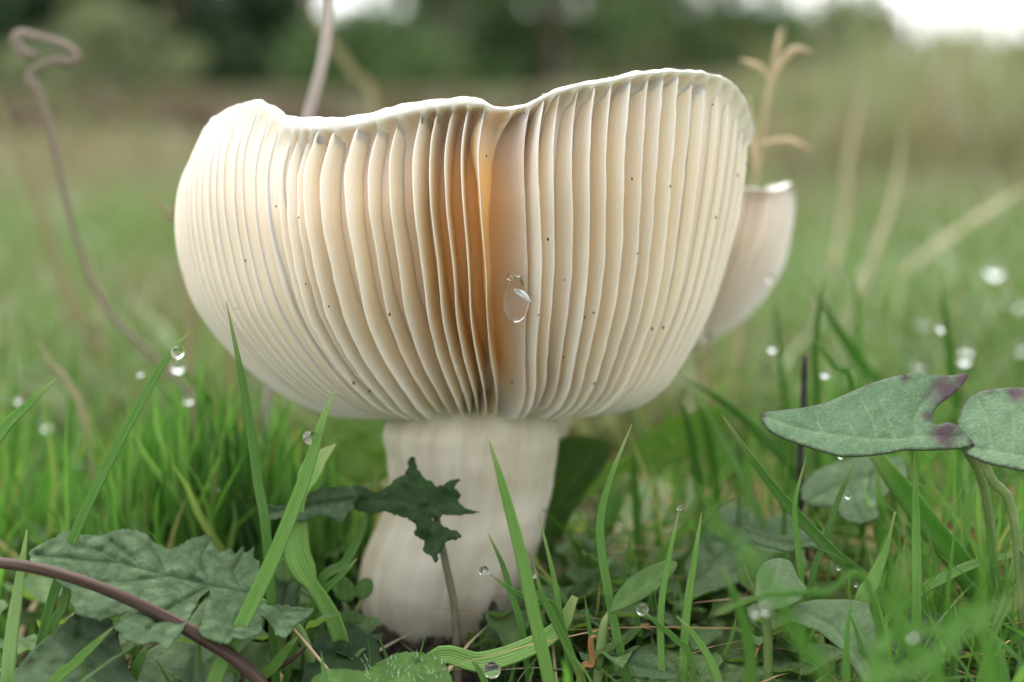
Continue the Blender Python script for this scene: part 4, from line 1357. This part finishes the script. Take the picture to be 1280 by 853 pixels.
# jagged dark leaf hanging across the stem
jag = leaf([(430, 618), (446, 606), (462, 612), (476, 616), (494, 600), (508, 592), (511, 574), (516, 571), (521, 584), (528, 596), (544, 608),
            (556, 606), (563, 600), (576, 599), (567, 608), (575, 618), (572, 628), (580, 636), (602, 641), (578, 643), (556, 643), (538, 648), (552, 656), (566, 664), (579, 671), (560, 676), (549, 690), (546, 706),
            (538, 694), (528, 690), (532, 676), (516, 668), (522, 658), (508, 648), (486, 641), (466, 641), (448, 640), (436, 632)],
           -22, (-.03, -.08), mat_leaf('jagged_leaf', (.030, .075, .024), (.06, .12, .042), (.10, .17, .07), trans=.2, rough=.65, spec=.15), 'dark jagged thistle-like leaf bent across the white stem',
           veins=[[(318, 643), (380, 634), (440, 626), (500, 628), (545, 640)], [(545, 640), (540, 665), (552, 700)]], crinkle=2.2, rag=.9, bulge=.6, seed=8, spacing=3.0,
           stalk=[(572, 830, -22), (568, 760, -22), (556, 700, -22), (545, 645, -21)], name='jagged_leaf', stalk_r=.0008, stalk_mat=mat_simple('withered_stalk', [(.3, (.05, .05, .03)), (.7, (.16, .14, .09))], 160, .7, .6, .001))
leaf([(316, 643), (336, 631), (352, 634), (372, 622), (398, 611), (420, 608), (440, 606), (446, 622), (440, 640), (426, 655), (412, 646), (398, 645), (382, 650), (362, 656), (350, 648), (334, 652)],
     -25, (-.03, -.08), M_SAGE, 'grey-green leaf tip left of the stem', crinkle=.8, rag=1.2, seed=9, parent=jag, veins=[[(318, 643), (380, 632), (445, 622)]])

# bright leaves behind the mushroom
leaf([(400, 540), (404, 518), (425, 505), (470, 500), (500, 505), (500, 570), (486, 598), (468, 608), (444, 604), (420, 590), (404, 566)], 34, (.02, -.12), M_BRIGHT, 'bright translucent green leaf glowing behind the left side of the stem',
     veins=[[(480, 605), (450, 560), (430, 515)]], crinkle=.8, seed=10, stalk=[(490, 700, 34), (486, 640, 34), (470, 600, 34)], name='bright_leaf')
leaf([(696, 642), (716, 606), (742, 588), (780, 572), (800, 548), (836, 524), (874, 512), (900, 508), (912, 520), (905, 545), (880, 560), (850, 576), (812, 590), (780, 596), (752, 612), (722, 634)], 42, (.02, -.10), M_BRIGHT,
     'bright yellow-green leaf behind the blades under the right side of the cap', veins=[[(700, 640), (790, 580), (900, 520)]], crinkle=.8, seed=11, stalk=[(680, 740, 40), (690, 690, 41), (700, 638, 42)], name='bright_leaf')
leaf([(684, 560), (704, 546), (735, 545), (762, 552), (768, 562), (752, 590), (734, 612), (716, 642), (700, 672), (684, 708), (670, 700), (676, 660), (682, 610)], 16, (.05, -.05), mat_leaf('dock_leaf', (.050, .105, .020), (.085, .15, .035), (.12, .20, .06), trans=.35, rough=.6, spec=.15),
     'dark green dock leaf leaning against the right side of the stem', veins=[[(676, 700), (700, 630), (750, 555)]], crinkle=.5, seed=12, stalk=[(668, 800, 14), (672, 740, 15), (676, 695, 16)], name='dock_leaf')
hero([(696, 790), (724, 720), (756, 650), (784, 592)], 26, 34, 'broad soft green leaf blade slanting up right of the stem', .5, fold=.15, wprof=[.5, .8, 1, 1, .9, .7, .3], name='grass_blade')
leaf([(770, 660), (782, 622), (804, 604), (848, 594), (880, 612), (892, 650), (876, 690), (830, 700), (790, 692)], 66, (.0, -.30), M_PALE, 'pale blurred round leaf behind the grass right of the stem',
     veins=[[(780, 690), (830, 650), (880, 620)]], crinkle=.8, seed=13, stalk=[(800, 720, 60), (810, 690, 62)], name='round_leaf')
leaf([(762, 768), (768, 745), (784, 725), (808, 709), (832, 701), (848, 702), (844, 714), (828, 732), (806, 748), (786, 758)], -44, (.03, -.12), M_SMOOTH, 'smooth bright oval leaf right of the stem foot',
     veins=[[(764, 766), (800, 738), (846, 704)], [(784, 751), (786, 738), (792, 724)], [(806, 736), (812, 722), (818, 710)]], crinkle=.25, seed=14, bulge=.2, stalk=[(752, 800, -42), (764, 766, -43)], name='oval_leaf')
# crinkled rosette at the right
leaf([(872, 668), (880, 648), (900, 632), (924, 630), (940, 640), (952, 652), (985, 640), (1010, 650), (1006, 690), (985, 710), (950, 716), (920, 730), (890, 740), (860, 740), (856, 706), (866, 690)], 2, (.02, -.42), M_ROSETTE,
     'grey crinkled leaf in the rosette right of the stem, behind the diagonal blade', veins=[[(860, 735), (905, 690), (935, 640)], [(895, 702), (880, 680), (885, 655)], [(905, 690), (950, 680), (1000, 660)]],
     crinkle=1.4, rag=.9, seed=15, bulge=.7, stalk=[(850, 770, -6), (862, 735, 0)], name='crinkled_leaf')
leaf([(930, 656), (950, 666), (975, 672), (1000, 664), (1025, 662), (1040, 668), (1032, 684), (1005, 684), (985, 690), (955, 684), (938, 674)], -22, (.0, -.25), M_ROSETTE, 'curled grey leaf margin showing its dusty upper side',
     crinkle=1.0, rag=1.0, seed=16, veins=[[(935, 664), (980, 680), (1035, 674)]], stalk=[(990, 730, -14), (990, 684, -20)], name='curled_leaf')
leaf([(918, 700), (926, 680), (950, 686), (985, 692), (1006, 690), (1010, 716), (990, 745), (950, 750), (926, 730)], -16, (.0, -.16), M_SMOOTH, 'green shaded underside of the curled leaf', crinkle=1.1, rag=.8, seed=17,
     veins=[[(930, 740), (960, 710), (1000, 695)]], stalk=[(950, 770, -12), (952, 745, -14)], name='curled_leaf')
leaf([(1000, 610), (1016, 592), (1040, 580), (1068, 572), (1100, 570), (1128, 574), (1135, 592), (1128, 606), (1108, 616), (1096, 634), (1098, 648), (1074, 656), (1054, 650), (1044, 634), (1020, 634), (1004, 626)], -6, (.0, -.34), M_ROSETTE,
     'grey-green crinkled leaf under the arrow-shaped leaf', veins=[[(1010, 625), (1060, 600), (1120, 585)], [(1060, 600), (1068, 630), (1080, 650)]], crinkle=1.0, rag=.8, seed=18, bulge=.6,
     stalk=[(1000, 700, -10), (1006, 650, -8), (1014, 622, -8)], name='crinkled_leaf')
leaf([(944, 746), (945, 718), (956, 702), (975, 697), (990, 703), (996, 722), (1010, 736), (1000, 752), (975, 762), (952, 764)], -48, (.04, -.12), M_PALE, 'pale grey-green leaf folded over in the middle of the rosette',
     veins=[[(950, 760), (968, 728), (974, 700)]], crinkle=.4, seed=19, stalk=[(960, 800, -40), (956, 764, -46)], name='folded_leaf')
leaf([(985, 775), (990, 756), (1020, 750), (1060, 750), (1084, 754), (1094, 780), (1098, 815), (1108, 860), (1096, 880), (1078, 850), (1052, 812), (1024, 790)], -58, (.02, -.10), M_PALE,
     'pale leaf with a light midrib hanging towards the bottom edge', veins=[[(990, 760), (1040, 785), (1070, 825), (1096, 875)]], vein_w=2.5, crinkle=.5, seed=20, stalk=[(1120, 920, -56), (1104, 880, -57)], name='ribbed_leaf')
leaf([(778, 880), (786, 826), (800, 800), (822, 790), (850, 776), (884, 766), (912, 762), (940, 776), (968, 778), (1000, 782), (1030, 800), (1040, 830), (1036, 880)], -26, (.0, -.34), M_CRINK,
     'big blistered green leaf at the bottom right of the stem', veins=[[(900, 880), (905, 830), (912, 765)], [(903, 850), (860, 820), (815, 800)], [(905, 830), (960, 810), (1010, 800)], [(908, 800), (880, 785), (860, 780)], [(903, 860), (960, 850), (1020, 850)]],
     crinkle=1.7, rag=.9, seed=21, bulge=1.1, spacing=3.8, stalk=[(905, 900, -40), (903, 878, -36)], name='blistered_leaf')
leaf([(784, 824), (800, 812), (822, 820), (846, 836), (848, 848), (820, 850), (796, 846)], -54, (.0, -.2), M_ROSETTE, 'small dusty leaf tip lying on the blistered leaf', crinkle=.8, rag=.8, seed=22, veins=[[(790, 830), (845, 842)]],
     stalk=[(800, 870, -50), (800, 848, -53)], name='small_leaf')
leaf([(1086, 778), (1100, 766), (1130, 760), (1160, 762), (1186, 772), (1200, 790), (1204, 830), (1196, 885), (1086, 885), (1094, 830)], -36, (.0, -.20), M_ROSETTE, 'wrinkled bluish leaf at the bottom right, behind blurred blades',
     veins=[[(1130, 880), (1142, 820), (1146, 764)], [(1138, 840), (1110, 810), (1098, 785)], [(1140, 825), (1170, 800), (1190, 790)]], crinkle=1.0, rag=.6, seed=23, bulge=.7, stalk=[(1132, 900, -40), (1130, 875, -38)], name='wrinkled_leaf')
leaf([(770, 790), (790, 760), (820, 742), (850, 745), (860, 765), (840, 785), (800, 800)], -14, (.0, -.35), M_DARK, 'dark leaf in the shade behind the oval leaf', crinkle=.9, rag=.8, seed=24, veins=[[(775, 790), (850, 750)]],
     stalk=[(790, 815, -16), (786, 792, -14)], name='shaded_leaf')
leaf([(372, 880), (384, 812), (410, 786), (440, 780), (470, 800), (480, 830), (470, 880)], -34, (.0, -.30), M_DARK, 'dark leaf on the soil at the left of the stem foot', crinkle=1.0, rag=.8, seed=25, veins=[[(400, 880), (440, 790)]],
     stalk=[(420, 900, -38), (415, 870, -36)], name='shaded_leaf')

leaf([(1200, 880), (1205, 815), (1235, 800), (1290, 790), (1310, 880)], -20, (0, -.3), M_SMOOTH, 'soft green leaf in the bottom right corner', crinkle=.6, seed=31, veins=[[(1210, 870), (1290, 800)]], stalk=[(1230, 900, -24), (1228, 880, -22)], name='corner_leaf')

# clover
cl = P(432, 790, -.018)
clo = empty('clover', (float(cl[0]), -.018, float(ground_z(cl[0], -.018))))
tag(clo, 'small clover with rounded bright leaflets between the stem and the torn blade', 'clover')
for (cx_, cy_, rx_, ry_, an) in ((430, 737, 14, 18, -.5), (455, 736, 11, 15, .6), (440, 772, 15, 9, .2), (360, 712, 18, 18, 0.2)):
    th = np.linspace(0, 6.283, 22)[:-1]
    X_ = np.cos(th) * rx_; Z_ = np.sin(th) * ry_
    ol_ = [(cx_ + a * math.cos(an) - b * math.sin(an), cy_ + a * math.sin(an) + b * math.cos(an)) for a, b in zip(X_, Z_)]
    q = leaf(ol_, -18, (.0, -.10), M_SMOOTH, 'leaflet', crinkle=.15, seed=26, spacing=4.5, veins=[[(cx_, cy_ + ry_), (cx_, cy_ - ry_)]], sub=False, parent=clo)
    q.name = 'leaflet'
    tube('stalk', [P(cx_, cy_ + ry_ * .8, -.018), P(437, 785, -.018), (float(cl[0]), -.018, float(ground_z(cl[0], -.018)) - .002)], [.0004, .0005], M_STALK, clo, n=10, sides=6)


# ================================================================== twigs, stalks, straws
M_TWIG = mat_simple('brown_twig', [(.3, (.018, .010, .008)), (.5, (.060, .034, .025)), (.7, (.16, .11, .08))], 1, .5, .8, .0004, stretch=(9, 3, 1))
M_STALKP = mat_simple('withered_grey_stalk', [(.3, (.10, .075, .055)), (.55, (.22, .17, .14)), (.75, (.42, .36, .31))], 1, .6, .6, .0003, stretch=(6, 6, 1))
M_STRAW = mat_simple('straw', [(.3, (.34, .25, .14)), (.7, (.55, .44, .28))], 1, .55, .5, .0002, stretch=(6, 8, 1))


def stem_line(name, pts, Yv, rad, mat, label, cat, parent=None, n=40, sides=9, rough=.06, root=True, seed=0):
    Yv = YC(Yv) if np.isscalar(Yv) else [YC(y_) for y_ in Yv]
    yy = [(Yv if np.isscalar(Yv) else float(np.interp(i, np.linspace(0, len(pts) - 1, len(Yv)), Yv))) for i in range(len(pts))]
    q = np.array([list(P(a, b, (y_ + float(lean(y_, b))) * MM)) for (a, b), y_ in zip(pts, yy)])
    if root: q = rooted(q)
    o = tube(name, q, [r_ * .00015 for r_ in rad], mat, parent, n=n, sides=sides, rough=rough, seed=seed)
    if parent is None: tag(o, label, cat)
    return o


tw = [(-60, 702), (0, 704), (62, 714), (130, 736), (200, 768), (262, 803), (300, 830), (332, 862), (345, 900)][::-1]
stem_line('twig', tw, [-62, -70, -78, -82], [5.5, 6, 7.5, 7, 6, 6, 6], M_TWIG, 'curved reddish-brown twig crossing in front of the lobed left leaf', 'twig', sides=12, rough=.12)
stem_line('twig', [(322, 848), (345, 835), (368, 822), (387, 806)], -50, [4.5, 4, 2.5, .6], M_TWIG, 'short pointed brown twig beside the foot of the thick curved one', 'twig', n=16, root=False)
stem_line('straw', [(362, 780), (384, 806), (404, 830), (422, 850)], -54, [1.3, 1.6, 1.6, 1], M_STRAW, 'thin pale straw slanting down over the dark soil at the left', 'straw', n=14, root=False)
stem_line('twig', [(1010, 720), (1000, 600), (1004, 520), (1006, 445)], 6, [4, 4.5, 4.5, 4], mat_simple('black_twig', [(.3, (.012, .01, .01)), (.7, (.06, .05, .05))], 300, .8), 'short black upright twig behind the tip of the arrow-shaped leaf', 'twig', n=20)
stem_line('dry_stalk', [(250, 520), (196, 450), (146, 402), (112, 348), (90, 280), (74, 215), (60, 155), (46, 112), (36, 96), (48, 84), (72, 76), (86, 78), (97, 72), (84, 58), (50, 46), (26, 42), (20, 52), (30, 66), (46, 70)],
          70, [4, 4, 4, 4, 4, 4, 4.5, 5, 7, 5, 5, 7, 7, 5.5, 5.5, 6.5, 8, 8, 4], M_STALKP, 'tall withered stalk with a curled hooked tip at the upper left', 'dry stalk', n=90, sides=10, rough=.15)
stem_line('dry_stalk', [(330, 560), (345, 400), (362, 240), (384, 150), (400, 92), (409, 40), (414, -30), (418, -60)], [60, 56, 50, 44], [6, 6, 7, 8, 8, 7.5, 7, 7], mat_simple('pale_grey_stalk', [(.3, (.30, .25, .23)), (.7, (.52, .47, .45))], 1, .6, .6, .0003, stretch=(6, 6, 1)), 'pale grey stalk rising behind the left half of the rim to the top edge', 'dry stalk', n=50, sides=10, rough=.10)
sh = empty('dry_seedhead', tuple(P(930, 600, .125)))
tag(sh, 'straw coloured branching dry seed head behind the right side of the cap', 'dry grass')
stem_line('stalk', [(905, 620), (925, 400), (940, 270), (946, 215), (955, 150), (966, 95), (974, 60), (980, 30)], 125, [3, 3.2, 3.8, 4, 3.8, 3.2, 2, 1], M_STRAW, None, None, parent=sh, n=40)
for br in ([(956, 140), (962, 110), (975, 80), (1002, 58)], [(962, 98), (950, 84), (926, 74)], [(965, 90), (972, 60), (975, 36)], [(946, 215), (940, 170), (934, 120)], [(950, 180), (985, 175), (1015, 188)], [(968, 90), (990, 62), (1016, 66)]):
    q = np.array([list(P(a, b, .075)) for a, b in br])
    tube('spikelet', q, [.0004, .0006, .0008, .0002], M_STRAW, sh, n=12, sides=6)
for i, (pts, Yv, w_, lb) in enumerate([
        ([(180, 520), (120, 440), (75, 340), (40, 230), (0, 140), (-20, 90)], 210, 15, 'pale dry blade, far out of focus, rising at the left edge'),
        ([(150, 480), (130, 420), (120, 360), (100, 290)], 190, 12, 'pale straw blurred behind the curled stalk'),
        ([(108, 540), (85, 478), (64, 455), (47, 424)], 40, 9, 'short hooked pale straw at the left above the green blade'),
        ([(470, 150), (440, 90), (405, 40), (370, -10)], 260, 11, 'faint straw slanting left behind the pale grey stalk'),
        ([(228, 300), (214, 274), (200, 256), (188, 240)], 36, 8, 'short straw end poking out from behind the left side of the cap'),
        ([(1030, 480), (1060, 400), (1092, 320), (1120, 230), (1130, 150)], 230, 11, 'tall pale straw, far out of focus, behind the right meadow'),
        ([(1000, 450), (1050, 300), (1060, 200), (1085, 90)], 300, 11, 'upright pale straw blurred right of the seed head'),
        ([(1060, 420), (1130, 340), (1210, 280), (1290, 230)], 300, 11, 'slanting pale straw blurred at the far right'),
        ([(1300, 785), (1240, 755), (1190, 735), (1110, 720)], -6, 7, 'rust coloured dead blade low at the right, nearly level'),
        ([(1300, 700), (1230, 670), (1160, 645), (1110, 618)], 0, 8, 'orange-brown dead blade arching below the second sorrel leaf'),
        ([(1300, 715), (1220, 672), (1180, 655), (1150, 640)], -8, 7, 'orange-brown dead blade beside the arching one'),
        ([(1300, 640), (1220, 700), (1160, 690), (1080, 650), (1056, 620)], 4, 6, 'curved pinkish dead strand ending in a drop under the arrow-shaped leaf'),
        ([(1240, 790), (1200, 760), (1140, 740), (1080, 700)], 2, 7, 'rusty strand deep in the grass left of the level blade'),
        ([(250, 680), (254, 640), (258, 600), (262, 560)], 22, 6, 'reddish dead blade among the green ones left of the stem'),
        ([(330, 640), (334, 600), (342, 566), (350, 530)], 16, 5, 'second reddish dead blade close to the left side of the stem'),
]):
    hero(pts, Yv, w_, lb, random.uniform(.2, .8), mat=M_RUST if ('rust' in lb or 'orange' in lb or 'dead' in lb) else M_DRY, fold=.4, name='dead_blade', twist=.4, root=(i < 8 or i > 12))


# clod with moss at the stem foot, right
def clod(px, py, Y, r, label, mat, sq=(1, 1, 1), seed=0):
    c = P(px, py, Y * MM)
    nu, nv = 22, 28
    a = np.linspace(.02, math.pi - .02, nu)[:, None]; b = np.linspace(0, 2 * math.pi, nv, endpoint=False)[None]
    d_ = np.stack(np.broadcast_arrays(np.sin(a) * np.cos(b), np.sin(a) * np.sin(b), np.cos(a)), -1)
    f = 1 + .26 * wob(d_[..., 0] * 4 + seed, d_[..., 2] * 4, 2) + .16 * wob(d_[..., 1] * 11, d_[..., 2] * 10 + seed, 5) + rng.normal(0, .07, d_.shape[:2])
    v = c + d_ * (f * r)[..., None] * np.array(sq)
    return tag(mesh_obj('soil_clod', v.reshape(-1, 3), grid_faces(nu, nv, True), mat), label, 'soil')


M_CLOD = mat_simple('crumbly_soil', [(.3, (.012, .01, .008)), (.5, (.05, .04, .03)), (.66, (.12, .13, .07)), (.8, (.34, .35, .26))], 600, .85, 1., .0012)
clod(600, 748, -10, .0034, 'crumbly mossy lump of soil leaning on the right of the stem foot', M_CLOD, (.9, .7, 2.0), 1)
clod(452, 806, -20, .0036, 'dark crumb of soil at the left of the stem foot', M_CLOD, (1.3, 1, .7), 3)


# ================================================================== drops
def drop(px, py, Y, r_px, label, sx=1.0, sz=1.0, mat=None, name='dewdrop', tail=0.0):
    if name == 'dewdrop':
        Y = YC(Y); Y = Y + float(lean(Y, py))
    c = P(px, py, Y * MM)
    r = r_px * .00015 * (320 + Y) / 320
    nu, nv = 20, 28
    a = np.linspace(1e-3, math.pi - 1e-3, nu)[:, None]; b = np.linspace(0, 2 * math.pi, nv, endpoint=False)[None]
    zz = np.cos(a)
    pin = 1 - tail * sstep(-.1, 1, zz)
    v = np.stack(np.broadcast_arrays(np.sin(a) * np.cos(b) * r * sx * pin, np.sin(a) * np.sin(b) * r * sx * pin, zz * r * sz * (1 + tail * .8 * (zz > 0) * zz)), -1) + c
    return tag(mesh_obj(name, v.reshape(-1, 3), grid_faces(nu, nv, True)[:, ::-1], mat or M_WATER), label, 'water drop')


for px, py, Y, r, lb in [
    (222, 441, -33, 8.5, 'round dewdrop hanging under the tip of the long slanting left blade'),
    (387, 547, -67, 9, 'dewdrop clinging to the left side of the thick bright ridged blade'),
    (268, 609, 7, 7.5, 'dewdrop on the fine bent blade left of the cap foot'),
    (175, 467, 28, 3.5, 'tiny drop at the tip of a blurred blade left of the cap'),
    (222, 458, 31, 9, 'greenish drop on the blurred blade below the hanging dewdrop'),
    (235, 500, 30, 6, 'small blurred drop halfway down a blade left of the cap'),
    (23, 500, 58, 5, 'blurred drop at the side of the upright blade near the left edge'),
    (57, 531, 80, 8, 'blurred bright drop low at the left'),
    (94, 576, 82, 8.5, 'blurred bright drop beside the straw bits at the left'),
    (40, 586, 90, 7, 'fainter blurred drop near the left edge'),
    (232, 341, -2, 5, 'drop on the left outline of the cap'),
    (667, 718, -53, 6, 'dewdrop at the tip of the upright blade right of the pointed one'),
    (605, 714, -45, 6.5, 'dewdrop at the end of the blade leaning left before the stem'),
    (803, 762, -63, 8, 'dewdrop at the tip of the short blade beside the oval leaf'),
    (850, 635, -59, 4, 'tiny drop on the tip of the thin upright blade'),
    (615, 838, -62, 11, 'cloudy drop near the bottom edge below the thick blunt blade'),
    (1060, 620, -30, 4.5, 'glinting drop at the end of the pinkish dead strand'),
    (1051, 571, -44, 3.5, 'small drop under the lower edge of the arrow-shaped leaf'),
    (1048, 710, -29, 3, 'upper bead of water on the underside of the long diagonal blade'),
    (1070, 731, -29, 3, 'lower bead of water on the underside of the long diagonal blade'),
    (966, 435, 46, 6.5, 'bright drop right of the lower edge of the small mushroom'),
    (964, 349, 44, 5, 'bright drop in front of the small mushroom'),
    (932, 317, 40, 4, 'faint drop on the side of the small mushroom'),
    (1032, 467, 25, 6, 'bright drop on the dark upright blade behind the leaf tip'),
    (1032, 385, 60, 4.5, 'small blurred drop on the broad leaning blade'),
    (1178, 409, 62, 7, 'bright drop on the dark blade above the sorrel leaves'),
    (1208, 438, 90, 8, 'blurred drop above the gap between the two sorrel leaves'),
    (1206, 450, 66, 7.5, 'bright glinting drop just above the notch of the arrow-shaped leaf'),
    (1243, 338, 190, 11, 'large blurred disc of a drop at the upper right'),
    (1268, 378, 180, 12, 'large blurred disc of a drop at the right edge'),
    (1274, 433, 150, 10, 'blurred disc of a drop low at the right edge'),
    (1148, 457, 130, 8, 'faint blurred drop above the middle of the arrow-shaped leaf'),
    (1155, 403, 170, 8, 'faint blurred drop in the meadow above the arrow-shaped leaf'),
    (945, 764, -100, 7, 'left one of two blurred drops on the near bent blade'),
    (958, 763, -100, 6, 'right one of two blurred drops on the near bent blade'),
    (1140, 790, -122, 10, 'soft blurred drop on a near blade at the lower right'),
]:
    drop(px, py, Y, r, lb)

# water bead with a skin of slime held between two gills
c_, n_ = front_point(645, 372)
yd = c_[1] * 1000
M_SLIME = mat_drop('slimy_water', (1, .98, .96), .0)
dr = drop(645, 376, yd - 1.0, 18, 'clear slimy water bead caught between two gills at the front of the cap', .92, 1.55, M_SLIME, 'water_bead', .22)
q0 = P(634, 345, c_[1] - .0015); q1 = P(648, 348, c_[1] - .0022); q2 = P(662, 344, c_[1] - .0012)
tube('slime_thread', [q0, (q0 + q1) / 2 + [0, 0, -.0004], q1, q2], [.0006, .0003, .0004, .0001], M_SLIME, dr, n=16, sides=8)
M_AIR = mat_simple('torn_skin', [(.3, (.55, .48, .46)), (.7, (.78, .75, .74))], 800, .25, .5, .0003, sss=.3)
fl = np.array([(642, 361), (649, 362), (655, 364), (660, 369), (664, 377), (662, 379), (656, 375), (649, 371), (643, 366)], float)
W_ = P(fl[:, 0], fl[:, 1], c_[1] - .0037 + .0003 * np.sin(np.arange(len(fl))))
W2 = W_ + np.array([0, .00012, 0])
F_ = [list(range(9)), list(range(17, 8, -1))] + [[i, i + 9, (i + 1) % 9 + 9, (i + 1) % 9] for i in range(9)]
mesh_obj('skin_flake', np.vstack([W_, W2]), F_, M_AIR, dr)
